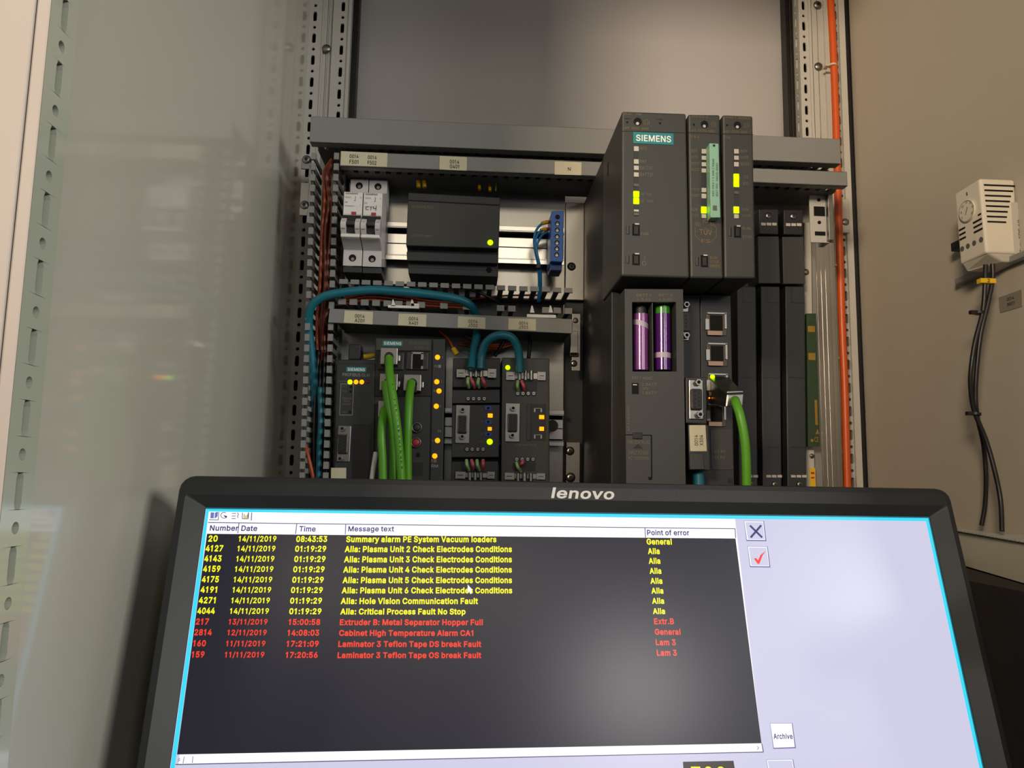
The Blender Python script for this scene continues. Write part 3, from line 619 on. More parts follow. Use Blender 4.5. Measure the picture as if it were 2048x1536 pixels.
# ================================================================== CABLE DUCTS
YD = 738.0
def fingers(parent, p0, p1, n, pw, ph, horiz, Yt=YD, depth=42, skip=(), key='duct'):
    first = None
    for i in range(n):
        if i in skip: continue
        k = i/(n-1); c = W(p0[0]*(1-k)+p1[0]*k, p0[1]*(1-k)+p1[1]*k, Yt)
        if first is None:
            mb = MB(key); w_, h_ = pw*Yt/F/2, ph*Yt/F/2
            mb.box(c[0]-w_, c[0]+w_, Yt-0.2, Yt+3, c[2]-h_, c[2]+h_); mb.mat('duct_shaded')
            if horiz: mb.box(c[0]-w_*.62, c[0]+w_*.62, Yt+3, Yt+depth, c[2]-0.8, c[2]+0.8)
            else: mb.box(c[0]-0.8, c[0]+0.8, Yt+3, Yt+depth, c[2]-h_*.75, c[2]+h_*.75)
            # geometry around the parent, then moved: keep origin at the finger
            mb2 = mb; me_o = np.array(c); mb2.v = [tuple(np.array(v)-me_o+wloc(parent)) for v in mb2.v]
            first = mb2.build('finger', parent); first.location = tuple((c-wloc(parent))/1000)
        else: shared(first, parent, c)
# upper covered duct
d1 = thing('cable_duct', 'wide grey covered cable duct spanning both rear posts at the top', 'cable duct', W(1150, 300, 765))
zt, zb = W(1060, 251, YD-3)[2], W(1060, 302, YD-3)[2]; xl, xr = W(620, 262, YD-3)[0], W(1681, 300, YD-3)[0]
mb = MB('duct').box(xl, xr, YD-3, YD-1, zb, zt); mb.box(xl, xr, YD-3, YD+9, zt-1.2, zt); mb.box(xl, xr, YD-3, YD+9, zb, zb+1.2); mb.build('cover', d1, bev=0.6)
mb = MB('duct_shaded').box(xl+4, xr-2, YD+20, YM, zb+1.6, zb+3); mb.box(xl+4, xr-2, YD+1, YM, zt-3, zt-1.6); mb.box(xl+4, xr-2, YM-2, YM, zb+1.6, zt-1.6); mb.build('duct_body', d1)
zf = zb+2.3; n = 49
first = None
for i in range(n):
    c = np.array([xl+8+(xr-xl-16)*i/(n-1), YD+2, zf])
    if first is None:
        mb = MB('duct_shaded').box(c[0]-3, c[0]+3, YD+2, YD+20, zf-.7, zf+.7); mb.v = [tuple(np.array(v)-c+wloc(d1)) for v in mb.v]
        first = mb.build('finger', d1); first.location = tuple((c-wloc(d1))/1000)
    else: shared(first, d1, c)
# lower labelled bar of the top duct pair
d2 = thing('cable_duct', 'narrow grey cable duct with cream F501, G401 and N stickers', 'cable duct', W(1180, 360, 765))
zt, zb = W(1060, 317.5, YD)[2], W(1060, 347, YD)[2]; xl, xr = W(680, 318, YD)[0], W(1695, 356, YD)[0]
mb = MB('duct').box(xl, xr, YD, YD+2, zb, zt); mb.box(xl, xr, YD, YD+10, zt-1.2, zt); mb.box(xl, xr, YD, YD+10, zb, zb+1.2); mb.build('cover', d2, bev=0.5)
mb = MB('duct_shaded').box(xl+3, xr-3, YD+20, YM, zb+1.5, zb+2.8); mb.box(xl+3, xr-3, YD+20, YM, zt-2.8, zt-1.5); mb.box(xl+3, xr-3, YM-2, YM, zb+1.6, zt-1.6); mb.build('duct_body', d2)
for zf in (zb+2.2, zt-2.2):
    first = None; n = 47
    for i in range(n):
        c = np.array([xl+8+(xr-xl-16)*i/(n-1), YD+3, zf])
        if first is None:
            mb = MB('duct_shaded').box(c[0]-3, c[0]+3, YD+3, YD+20, zf-.7, zf+.7); mb.v = [tuple(np.array(v)-c+wloc(d2)) for v in mb.v]
            first = mb.build('finger', d2); first.location = tuple((c-wloc(d2))/1000)
        else: shared(first, d2, c)
sticker(d2, [(682, 302), (775, 306), (774, 334), (681, 330.5)], YD, [('0014', .19, .2, .38, .46), ('F501', .19, .58, .38, .86), ('0014', .58, .22, .77, .48), ('F502', .58, .6, .77, .88)])
sticker(d2, [(879, 311.5), (934, 314), (933.5, 341.5), (878.5, 339)], YD, ['0014', 'G401'], (.38, .2, .72, .9))
sticker(d2, [(1109.5, 322.5), (1163.5, 324.5), (1163, 350.5), (1109, 349)], YD, [('N', .49, .42, .6, .68)])
# vertical open duct, left
d3 = thing('cable_duct', 'upright open slotted cable duct beside the left rear post', 'cable duct', W(640, 960, 775))
fingers(d3, (627, 312), (604, 952), 31, 9.5, 14, False)
fingers(d3, (673, 312), (651, 952), 31, 10, 14, False, skip=(15,))
mb = MB('duct_shaded'); x0, x1 = W(616, 630, YD)[0], W(663, 630, YD)[0]; z1, z0 = W(640, 305, YD)[2], W(640, 1040, YD)[2]
mb.box(x0-.8, x0+.8, YD+42, YM, z0, z1); mb.box(x1-.8, x1+.8, YD+42, YM, z0, z1)
mb.build('duct_body', d3)
MB('duct_shaded').box(x0, x1, YM-3, YM-1, z0, W(640, 400, YD)[2]).build('duct_back', d3)
# middle duct: two rows of fingers and a labelled strip
d4 = thing('cable_duct', 'middle horizontal cable duct, open fingers above a strip with A201 to J303 stickers', 'cable duct', W(900, 665, 770))
fingers(d4, (687, 563), (1137, 580.5), 21, 17, 9.5, True)
fingers(d4, (684, 603), (1137, 622), 21, 15, 12, True, skip=(8, 10, 12, 13, 16, 17), depth=38)
mb = MB('duct').qb([(659, 617), (1144.5, 638), (1144.5, 667), (656, 645)], YD-4, YD-2); mb.build('cover', d4, bev=0.6)
mb = MB('duct_shaded')
for (ya, yb, ys) in ((563, 580.5, YM-20), (603, 622, YM-20), (640, 661, YD+12)):
    A, B = W(672, ya, YD), W(1143, yb, YD)
    mb.hexa([(A[0], ys, A[2]+.7), (B[0], ys, B[2]+.7), (B[0], ys, B[2]-.7), (A[0], ys, A[2]-.7), (A[0], YM, A[2]+.7), (B[0], YM, B[2]+.7), (B[0], YM, B[2]-.7), (A[0], YM, A[2]-.7)])
mb.build('duct_body', d4)
mb = MB('duct_shaded'); A, B, C_, D_ = W(668, 566, YD), W(1142, 583, YD), W(1142, 662, YD), W(668, 640, YD)
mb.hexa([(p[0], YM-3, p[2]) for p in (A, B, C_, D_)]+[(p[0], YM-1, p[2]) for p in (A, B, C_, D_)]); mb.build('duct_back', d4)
fingers(d4, (676, 641), (1133, 661), 21, 15, 6, True, Yt=YD, depth=44, key='duct_shaded')
mb = MB('breaker_white')
for xx in (786, 824): mb.prism([W(xx-4, 612, YD-1), W(xx+5, 612, YD-1), W(xx+1, 599, YD-1), W(xx-1, 599, YD-1)], (0, 2, 0))
mb.rb(776, 611, 838, 616, YD-1, YD+3); mb.rb(822, 607, 838, 612, YD-1, YD+3); mb.build('retaining_clip', d4)
mb = MB('breaker_white')
for xx in (1064, 1101): mb.prism([W(xx-4, 625, YD-1), W(xx+5, 625, YD-1), W(xx+1, 611, YD-1), W(xx-1, 611, YD-1)], (0, 2, 0))
mb.rb(1054, 629, 1112, 635, YD-1, YD+3); mb.build('retaining_clip', d4)
for c4, L in (([(689, 621), (746, 623.5), (745, 649), (687, 645.5)], ['0014', 'A201']), ([(797, 627), (853, 629), (852, 653.5), (795.5, 650.5)], ['0014', 'X401']),
              ([(916, 632.5), (971, 635), (971, 658), (915, 655)], ['0014', 'J302']), ([(1017, 636.5), (1072, 638), (1072, 661.5), (1016.5, 659)], ['0014', 'J303'])):
    sticker(d4, c4, YD-4, L, (.38, .2, .71, .92))

# metal brackets
b = thing('bracket', 'bluish zinc plated bracket with two domed screws left of the upright duct', 'bracket', W(610, 450, YD+4))
mb = MB('galv').rb(602, 318, 622, 338, YD+12, YD+14); mb.rb(616, 330, 622, 446, YD+12, YD+14); mb.rb(600, 365, 618, 431, YD+12, YD+14); mb.build('bracket_plate', b, bev=.5)
screw(b, 613, 319, 9.5, YD+12, 'hex'); screw(b, 609, 410, 9.5, YD+12, 'hex')
b = thing('bracket', 'light metal bracket with screws at the right end of middle duct', 'bracket', W(1150, 742, YM-20))
mb = MB('bright').rb(1144, 627, 1161, 742, YM-22, YM-20); mb.mat('bright').rb(1141, 662, 1156, 706, YM-30, YM-22); mb.mat('gasket').rb(1140, 706, 1158, 713, YM-24, YM-22); mb.build('bracket_plate', b, bev=.5)
screw(b, 1151, 641, 6, YM-22, 'slot', 'galv'); screw(b, 1148, 727, 7, YM-22, 'hex', 'galv')
b = thing('bracket', 'light metal angle bracket with square and round holes below duct right end', 'bracket', W(1640, 486, 770))
mb = MB('post').rb(1620, 383, 1658, 485, 770, 772); mb.mat('bright').rb(1657, 378, 1667, 480, 764, 790); mb.build('bracket_plate', b, bev=.4)
mb = MB('void').rb(1628, 413, 1650, 432, 769.6, 770); mb.rb(1630, 463, 1651, 471, 769.6, 770)
for x, y in ((1637.5, 400), (1638.5, 445)): mb.cyl(W(x, y, 770), (0, -1, 0), 1.9, .4, 14)
mb.build('punched_hole', b)

# ================================================================== CIRCUIT BREAKERS
def breaker(dx, dy, label, note):
    o = lambda x, y, Y: W(x+dx, y+dy, Y)
    t = thing('circuit_breaker', label, 'circuit breaker', o(706, 545, 775), 'circuit breakers')
    X0 = o(687, 405, 733)[0]; X1 = o(725.5, 405, 733)[0]-0.25
    Zs = lambda y, Y: o(706, y, Y)[2]
    prof = [(790, Zs(352, 790)), (768, Zs(359, 768)), (768, Zs(384, 768)), (733, Zs(384, 733)), (733, Zs(431, 733)), (729, Zs(434, 729)), (729, Zs(476, 729)), (745, Zs(500, 745)), (745, Zs(532, 745)), (790, Zs(532, 790))]
    mb = MB('breaker').prism([(X0, a, b) for a, b in prof], (X1-X0, 0, 0)); mb.build('body', t, bev=.5)
    w_ = X1-X0
    lb = MB('breaker_white').box(X0+.4, X1-.4, 732.4, 733.2, Zs(429, 733), Zs(385, 733)); lb = lb.build('rating_plate', t, bev=.2)
    P = lambda mb, s, u0, v0, u1, v1, B=.015: mb.text(s, (X0+w_*u0, 732.1, Zs(385+44*v1, 733)), (1, 0, 0), (0, 0, 1), w_*(u1-u0), (Zs(385+44*v0, 733)-Zs(385+44*v1, 733)), B)
    mb = MB('ink_soft'); P(mb, 'SIEMENS', .1, .02, .75, .1); P(mb, '5SX21', .1, .2, .4, .27, .005); P(mb, 'C6', .08, .42, .22, .5); P(mb, '230/400V~', .08, .6, .62, .66, .005); P(mb, '1', .88, .2, .92, .27, 0); P(mb, '2', .88, .55, .92, .62, 0)
    mb.box(X0+w_*.62, X0+w_*.64, 732.1, 732.4, Zs(401, 733), Zs(393, 733)); mb.box(X0+w_*.56, X0+w_*.64, 732.1, 732.4, Zs(402, 733), Zs(401.3, 733)); mb.build('rating_print', lb)
    MB('red').box(X0+w_*.45, X0+w_*.7, 732, 733, Zs(429.5, 733), Zs(424, 733)).build('status_window', t)
    if note:
        mb = MB('ink'); q = lambda u, v: (X0+w_*u, 731.9, Zs(385+44*v, 733))
        mb.tube([q(.3, .63), q(.2, .64), q(.16, .7), (q(.2, .76)), q(.3, .75)], .22, n=6); mb.tube([q(.43, .62), q(.43, .78)], .22, n=6); mb.tube([q(.56, .6), q(.57, .7), q(.7, .7)], .22, n=6); mb.tube([q(.7, .56), q(.69, .8)], .22, n=6)
        mb.build('handwriting', t)
    # toggle: dark lever between two ribbed white cheeks
    mb = MB('black').box(X0+.3, X1-.3, 728.2, 729.2, Zs(441, 729), Zs(431, 729)); mb.box(X0+w_*.3, X0+w_*.72, 726, 729.2, Zs(466, 729), Zs(433, 729)); mb.build('toggle_recess', t)
    MB('black').mat('module_dark').box(X0+w_*.32, X0+w_*.7, 721, 728, Zs(452, 725), Zs(444, 725)).build('toggle', t, bev=.6)
    for u0, u1 in ((.0, .28), (.74, 1.0)):
        pr = [(732, Zs(437, 729))]+[(729.5-9*math.sin(math.pi*(k+.6)/7.2), Zs(438+k*5.4, 729)) for k in range(7)]+[(732, Zs(473, 729))]
        mb = MB('breaker').prism([(X0+w_*u0, a, b) for a, b in pr], (w_*(u1-u0), 0, 0)); mb.mat('ink_soft')
        for k in (1.6, 4.4): mb.box(X0+w_*(u0+.05), X0+w_*(u1-.05), 729.3-9*math.sin(math.pi*(k+.6)/7.2), 730, Zs(438+k*5.4+.8, 729), Zs(438+k*5.4, 729))
        mb.build('grip', t, bev=.5)
    MB('breaker_white').box(X0+.2, X1-.2, 723, 729.5, Zs(478, 729), Zs(471, 729)).build('lower_lip', t, bev=1)
    for yy, Y in ((371, 768), (516, 745)):
        c = o(707 if yy < 400 else 707.5, yy, Y)
        c[0] = (X0+X1)/2
        mb = MB('void').cyl(c, (0, -1, 0), 3.6, .25, 20); mb.mat('bright').cyl(c+np.array([0.2, -.3, -1.2]), (0, -1, 0), 1.7, .2, 12)
        mb.build('terminal_hole', t)
    MB('module_dark').box(X0, X1, 747, 785, Zs(545, 747), Zs(533, 747)).build('foot', t, bev=.5)
breaker(0, 0, 'left circuit breaker, plain white front, next to upright duct', False)
breaker(39.5, 1.8, 'right circuit breaker, white front with C14 written by hand', True)

# ================================================================== 24 V SUPPLY ON THE RAIL
YS = 745.0
p = thing('power_supply', 'dark grey flat power supply module with one round green light', 'power supply', W(905, 560, 770))
mb = MB('module').qb([(816, 401), (1000, 411), (997.5, 497), (812, 491)], YS, 792); mb.build('housing', p, bev=.8)
mb = MB('module_dark').qb([(816.5, 384.5), (1000, 394.5), (1000, 411), (816, 401)], YS+1.5, 792); mb.build('top_housing', p, bev=1)
mb = MB('module_dark').qb([(814, 491), (997, 497), (996, 555), (817, 548)], YS+12, 792); mb.mat('module_dark').qb([(813, 503), (996.5, 509), (996, 527), (814, 521)], YS+3, YS+14); mb.qb([(816, 534), (995, 541), (995, 554), (817, 547)], YS+6, YS+14); mb.build('terminal_cover', p, bev=.6)
led(p, 980.5, 485, 12, 12, YS-.2, 'led_green', True)
c = W(978, 540, YS+6); MB('void').cyl(c, (0, -1, 0), 3, .3, 16).build('adjuster_hole', p)
legends(p, YS, [('SIEMENS', 824, 411, 867, 417), ('LOGO!Power', 822, 468, 864, 474)], 'legend')

# ================================================================== BLUE TERMINAL BLOCK
t = thing('terminal_block', 'bright blue neutral terminal block with seven screws', 'terminal block', W(1114, 541, 760))
mb = MB('blue').qb([(1103, 422), (1128, 421), (1126, 524), (1100.5, 523)], 748, 782); mb.mat('blue_shaded').rb(1100, 525, 1124, 541, 756, 780); mb.build('body', t, bev=.8)
for i, y in enumerate((434, 447.5, 460, 473, 485.5, 497.5, 509.5)):
    c = W(1115-i*.25, y, 748); mb = MB('void').cyl(c, (0, -1, 0), 2.5, .2, 16)
    if i: mb.mat('galv').cyl(c+np.array([0, -.2, -.4]), (0, -1, 0), 1.5, .15, 12)
    mb.mat('ink').box(c[0]-1.6, c[0]+1.6, 747.4, 747.6, c[2]-.25, c[2]+.25); mb.build('clamp_screw', t)

for k, (pp, wh) in enumerate(zip([[(1096, 446, 765), (1084, 448, 762), (1073, 460, 760), (1068, 480, 760), (1071, 505, 760), (1076, 530, 762), (1078, 570, 770), (1076, 604, 778)],
        [(1096, 458, 765), (1082, 462, 760), (1073, 474, 758), (1070, 492, 758), (1074, 515, 760), (1079, 535, 762), (1080, 568, 770), (1078, 604, 778)],
        [(1096, 464, 765), (1085, 470, 760), (1077, 482, 757), (1073, 498, 757), (1077, 520, 758), (1081, 538, 761), (1082, 568, 768), (1080, 602, 778)]], ('outermost and highest', 'middle', 'innermost and lowest'))):
    wire('wire', pp, 1.3, 'wire_blue', wh+' of three thin blue wires curling from the blue terminal block', group='blue wires at terminal block')
for x, y, wh in ((1089, 445, 'highest'), (1086, 459, 'middle'), (1081, 464, 'lowest')):
    mb = MB('ferrule').tube([W(x-5, y+2, 761), W(x+6, y-1, 763)], 2.0); mb.mat('red').tube([W(x+6, y-1, 763), W(x+14, y-1, 766)], 1.7)
    tag(mb.build('ferrule'), wh+' of three yellow wire markers left of the blue terminal block', 'wire marker', 'yellow markers at terminal block')
tag(MB('module_dark').cyl(W(1077, 537, 758), (0.1, 0, 1), 3.4, 3).build('cable_tie'), 'small dark tie around the blue wires', 'cable tie')
for x0, x1, dy, wh in ((832, 837, 0, 'leftmost'), (853, 849, 0, 'second from left'), (955, 959, 6, 'third from left'), (974, 980, 8, 'rightmost')):
    wire('wire', [(x0, 340+dy, 775), ((x0+x1)/2+1, 352+dy, 772), (x1, 376+dy, 770)], 1.2, 'wire_orange', wh+' of four short orange wires dropping from duct into the power supply', group='orange wires above power supply')
    big = dy == 0
    tag(MB('ferrule').tube([W(x1-.5, 362+dy*1.6, 769), W(x1, 362+(13 if big else 7)+dy*1.6, 768)], 2.2 if big else 1.6).build('ferrule'), wh+' of four yellow markers on orange wires above the power supply', 'wire marker', 'yellow markers above power supply')
wire('wire', [(994, 346, 775), (993, 362, 772), (991, 382, 771)], 1.0, 'green', 'thin green and yellow earth wire above the dark power supply')
wire('wire', [(737, 340, 775), (742, 350, 775), (747, 362, 778)], 1.2, 'wire_red', 'short red wire above the circuit breakers')

# ================================================================== WIRES IN THE LEFT DUCT
random.seed(3)
for k in range(9):
    ox = (k % 3)*7-7+random.uniform(-2, 2); Yk = 752+(k//3)*9+random.uniform(-2, 2)
    pts = [(664-k*.5, 318+k*5, 745+k), (652+ox*.4, 345+k*7, Yk), (657+ox, 400+k*5, Yk), (653+ox+random.uniform(-3, 3), 460, Yk), (650+ox, 520, Yk), (647+ox+random.uniform(-3, 3), 575, Yk+4), (642+ox, 640, Yk+8), (643+ox, 700, Yk+10)]
    wire('wire', pts, 1.7, 'wire_brown' if k % 3 else 'wire_orange', 'reddish brown wires bundled in the upper half of the upright left duct', group='brown wires in left duct')
for k in range(4):
    wire('wire', [(684+k*6, 612-k, 760+k*4), (665-k*2, 612+k*2, 755+k*3), (651-k*2, 632, 752+k*3), (645-k, 668, 756+k*3), (644+k*2, 720, 765)], 1.7, 'wire_orange' if k % 2 else 'wire_brown', 'orange wires bending from the middle duct down into the left duct', group='orange wires at left duct corner')
for k in range(6):
    x = 633+k*4.0
    wire('wire', [(x+10, 640+k*12, 770), (x+5, 700, 764+k % 3*4), (x-2+k % 2*4, 780, 760), (x-5+k*1.2, 860, 758+k % 2*5), (x-4+k*.8, 968, 762)], 1.6, 'wire_black', 'black wires running down the lower half of the left duct', group='black wires in left duct')
wire('wire', [(656, 650, 765), (656, 720, 765), (653, 800, 768)], 1.6, 'wire_red', 'dark red wire near the inner fingers of the lower left duct')
wire('wire', [(611, 890, 750), (617, 915, 748), (623, 940, 748), (629, 968, 750)], 1.9, 'wire_orange', 'orange wire emerging low in the left duct above the monitor')
wire('wire', [(640, 775, 755), (641, 840, 752), (638, 900, 754), (636, 968, 757)], 2.6, 'teal', 'short teal cable length low in the left duct')
for k in range(3):
    wire('wire', [(690, 596+k*6, 775-k*4), (740, 588+k*6, 772-k*4), (800, 592+k*7, 772), (860, 602+k*5, 774), (930, 606+k*5, 776)], 1.5, 'wire_orange' if k != 1 else 'wire_brown', 'orange wires lying in the middle duct under the teal cable', group='orange wires in middle duct')
wire('wire', [(935, 600, 780), (1000, 592, 778), (1090, 590, 778)], 1.1, 'wire_red', 'thin red wire along the right of the middle duct')
wire('wire', [(760, 572, 750), (850, 570, 748), (930, 576, 748), (985, 598, 752), (1012, 618, 762)], 1.5, 'wire_black', 'thin black cable crossing above the teal cable in middle duct')

# teal bus cables
wire('bus_cable', [(638, 975, 770), (634, 860, 768), (629, 790, 762), (626, 740, 756), (621, 690, 750), (617, 650, 744), (622, 615, 736), (645, 594, 731), (685, 585, 730), (740, 580, 731), (800, 583, 732), (860, 589, 733), (915, 598, 734), (940, 610, 738), (952, 632, 748), (954, 665, 752), (947, 705, 745), (942, 738, 737)], 4.1, 'teal',
     'thick teal bus cable looping from the left duct over to the J302 repeater', 'cable', n=14)
wire('bus_cable', [(961, 738, 737), (963, 712, 738), (970, 689, 735), (984, 675, 731), (1005, 670, 729), (1024, 676, 730), (1035, 694, 733), (1039, 716, 736), (1040, 744, 738)], 4.0, 'teal', 'short teal bus cable arching between the two repeater modules', 'cable', n=14)
wire('wire', [(880, 662, 765), (893, 674, 760), (903, 690, 756), (908, 704, 756)], 1.3, 'wire_orange', 'orange wire hanging from middle duct to a yellow marker above J302')
tag(MB('ferrule').tube([W(906, 697, 754), W(914, 709, 753)], 2.8).build('ferrule'), 'yellow marker on the orange wire right of the switch', 'wire marker')
wire('wire', [(1014, 668, 770), (1004, 690, 768), (990, 712, 766)], 1.7, 'wire_black', 'black wire slanting behind the small teal arch')
wire('wire', [(1056, 664, 768), (1060, 685, 764), (1057, 716, 760)], 1.9, 'wire_black', 'black wire right of the small teal arch')
for k in range(3): wire('wire', [(930-k*8, 672+k*8, 778), (985, 690+k*4, 774), (1030, 676+k*6, 776)], 1.3, 'wire_orange', 'thin orange wires looping behind the small teal arch', group='orange loops behind arch')
MBt = MB('ferrule').tube([W(728, 714, 762), W(752, 710, 762)], 2.8); tag(MBt.build('ferrule'), 'yellow and red marker left of the switch top corner', 'wire marker')

# ================================================================== OPTICAL LINK MODULE
YL = 748.0
m = thing('link_module', 'dark optical link module with PROFIBUS OLM lettering and serial port', 'network module', W(705, 960, 770))
mb = MB('module_dark').qb([(670, 719), (751, 719), (748, 985), (664, 985)], YL+4, 790); mb.build('housing', m, bev=1)
mb = MB('module_dark').qb([(673, 727), (750, 727), (747, 985), (667, 985)], YL, YL+6); mb.build('front_plate', m, bev=.6)
MB('module_dark').rb(697, 688, 721, 719, YL+18, 786).build('rail_hook', m, bev=1)
badge(m, 692.5, 734, 732.5, 744, YL)
legends(m, YL, [('PROFIBUS OLM', 685, 746.5, 739, 753)], 'legend_white')
legends(m, YL, [('System', 677, 760, 693, 765), ('CH 2', 684, 771, 693, 775), ('CH 3', 684, 780, 693, 784), ('Receive', 685, 794, 703, 799), ('Signal', 687, 800, 700, 805), ('strength', 684, 806, 702, 811), ('CH 1', 684, 822, 693, 826)], 'legend')
fr = MB('legend_white')
for x0, y0, x1, y1 in ((680.5, 767.5, 707, 768.5), (679, 829.5, 705, 830.5), (680, 768, 681, 830), (705.5, 768, 706.5, 830)): fr.rb(x0, y0, x1, y1, YL-.2, YL)
fr.build('printed_frame', m)
mb = MB('void'); [mb.cyl(W(x, y, YL), (0, -1, 0), 1.3, .3, 12) for x, y in ((702, 774), (701.5, 783), (700, 824))]; mb.build('test_hole', m)
led(m, 700, 764, 10, 10, YL, 'led_green', True); led(m, 712, 764, 9.5, 9.5, YL, 'led_orange', True); led(m, 723.5, 764, 9.5, 9.5, YL, 'led_orange', True)
led(m, 735.5, 764, 6, 6, YL, 'wire_red', True)
MB('black').qb([(705, 848), (745, 848), (742, 985), (703, 985)], YL-.3, YL).build('recess', m)
dsub(m, 674, 851, 701, 924, YL, (676, 870, 694, 906), [(685.5, 857.5), (681, 917.5)], plate_round=2.5)
sticker(m, [(662, 935.5), (692.5, 935.5), (692, 980), (661, 980)], YL-.3, [])

# ================================================================== SWITCH
YW = 748.0
m = thing('network_switch', 'dark network switch with metal plugs and a column of orange lights', 'network switch', W(820, 960, 770))
mb = MB('module_dark').qb([(750, 675), (891, 677), (885, 985), (745, 985)], YW+3, 790); mb.build('housing', m, bev=.8)
mb = MB('module').qb([(752, 677), (862, 678.5), (861.5, 702), (751.5, 701)], YW, YW+4); mb.build('header_plate', m, bev=.4)
mb = MB('module_dark').qb([(866, 678), (889, 678), (883, 985), (860, 985)], YW, YW+4); mb.build('light_strip', m, bev=.4)
mb = MB('black').qb([(751, 702), (864, 703), (862, 792), (750, 792)], YW+1.5, YW+4); mb.build('port_recess', m)
mb = MB('module_dark').qb([(822, 793), (860, 793), (857, 985), (818, 985)], YW, YW+4); mb.build('lower_plate', m, bev=.4)
badge(m, 765, 681.5, 805, 692, YW)
legends(m, YW, [('SCALANCE', 817, 683, 857, 689.5), ('X204-2', 829, 692, 857, 698)])
legends(m, YW, [('P5', 869, 730, 874.5, 735), ('1', 884, 712.5, 885.5, 717), ('2', 882, 761, 884, 765.5), ('P3', 866.5, 779.5, 871, 784), ('3', 880, 810, 882, 814.5), ('P4', 876, 859.5, 882, 864.5), ('4', 864.5, 879, 866.5, 884), ('F', 863, 919, 865.5, 924.5), ('RM', 863, 929, 876, 935)], 'legend_white')
MB('legend_white').rb(876.5, 729.5, 882, 735.5, YW-.2, YW).build('legend_print', m); MB('legend_gold').rb(867, 918, 873, 925, YW-.2, YW).build('legend_print', m)
for x, y in ((875, 714.5), (873.5, 763.5), (878, 782), (872.5, 812.5), (875, 881), (869.5, 912)): led(m, x, y, 10.5, 10.5, YW, 'led_orange', True)
# empty socket, fibre receptacles
s_ = MB('module_dark').rb(811, 703, 857, 740, YW-.6, YW+2).build('socket_surround', m, bev=1.2)
mb = MB('void').rb(825, 708, 846, 737, YW-1.0, YW-.5); mb.mat('bright').rb(822.5, 705, 825, 738, YW-1.2, YW-.4); mb.rb(823, 704, 847, 708, YW-1.2, YW-.4); mb.rb(842, 706, 847, 719, YW-1.2, YW-.4); mb.rb(842, 732, 846, 738, YW-1.2, YW-.4); mb.build('socket_shield', s_)
MB('module_dark').rb(756, 703, 808, 740, YW-.4, YW+2).build('socket_surround', m, bev=1.2)
for (x, y, k) in ((833.5, 855, 'module_dark'), (832, 885, 'red')):
    c = W(x, y, YW-3); mb = MB('bright').ring(c, (0, -1, 0), 4.4, .6); mb.mat('black').cyl(c+np.array([0, 4, 0]), (0, -1, 0), 5.2, 3.4, 20); mb.mat(k).dome(c, (0, -1, 0), 3.7, 1.2); mb.build('fibre_port', m)
mb = MB('void').cyl(W(836, 910, YW), (0, -1, 0), 2.2, .3, 14); mb.mat('black').rb(826, 925, 846, 952, YW-.3, YW); mb.build('test_hole', m)
def rj_plug(x0, y0, x1, y1, Y, label, hole=(.5, .62)):
    t = thing('network_plug', label, 'plug', W((x0+x1)/2, y1, Y+5), 'metal network plugs in switch')
    MB('bright').rb(x0, y0, x1, y1, Y, Y+17).build('plug_shell', t, bev=.6)
    c = W(x0+(x1-x0)*hole[0], y0+(y1-y0)*hole[1], Y); r = (x1-x0)*.27*Y/F
    mb = MB('black').cyl(c+np.array([0, 0, r*.35]), (0, -1, 0), r, .3, 20); mb.box(c[0]-r, c[0]+r, Y-.3, Y, c[2]-r*1.6, c[2]+r*.35); mb.mat('galv').cyl(c+np.array([0, 0, 0]), (0, -1, 0), r*.7, 1.8, 12)
    mb.build('cable_entry', t)
    MB('galv').rb(x1+1, y0+(y1-y0)*.45, x1+5, y0+(y1-y0)*.8, Y+4, Y+9).build('latch', t, bev=.3)
rj_plug(761, 695, 795, 729, 734, 'metal plug in the top left socket of the switch')
rj_plug(759.5, 747, 795, 781, 736, 'metal plug second down in the left socket column')
rj_plug(807, 748.5, 842, 782, 736, 'metal plug in the right socket column, beside amber reflections')
rj_plug(756.5, 801, 792, 834, 736, 'metal plug lowest in the left socket column')
GL = 'green network cables'
wire('network_cable', [(770, 764, 733), (774, 795, 729), (781, 835, 727), (786, 880, 728), (787, 920, 728), (786, 975, 728)], 3.7, 'green', 'green cable half hidden behind the printed green cable', 'cable', GL, 14)
wire('network_cable', [(822.5, 764, 733), (819, 792, 722), (816.5, 844, 717), (815, 899, 718), (816, 975, 720)], 3.9, 'green', 'rightmost green cable hanging from the switch', 'cable', GL, 14)
wire('network_cable', [(771, 817, 733), (765.5, 834, 724), (763, 875, 719), (765, 915, 719), (766, 975, 720)], 3.9, 'green', 'leftmost green cable hanging from the lowest plug', 'cable', GL, 14)
gc = thing('network_cable', 'green cable with dark print slanting down in front from the top plug', 'cable', W(801, 975, 712), GL)
path = [(778, 716, 731), (779, 744, 720), (782.5, 771, 714), (788, 808, 711), (795, 862, 710), (801, 930, 711), (804, 975, 712)]
MB('green').tube([W(*q) for q in path], 4.0, n=14).build('sheath', gc)
mb = MB('ink')
for i in range(17):
    k = i/16; y = 770+k*165; x = np.interp(y, [q[1] for q in path], [q[0] for q in path])+2.2; Y = np.interp(y, [q[1] for q in path], [q[2] for q in path])-3.9
    mb.rb(x-1.6+(i % 3)*.4, y-2.1-(i % 2), x+1.9-(i % 4)*.3, y-.6, Y-.1, Y+.3); mb.rb(x-1.2, y+.6, x+1.4, y+1.6+(i % 3)*.5, Y-.1, Y+.3)
mb.build('sheath_print', gc)
wire('cable', [(752, 905, 742), (747, 935, 738), (742, 975, 736)], 2.4, 'breaker_white', 'pale grey cable low beside the leftmost green cable', 'cable')

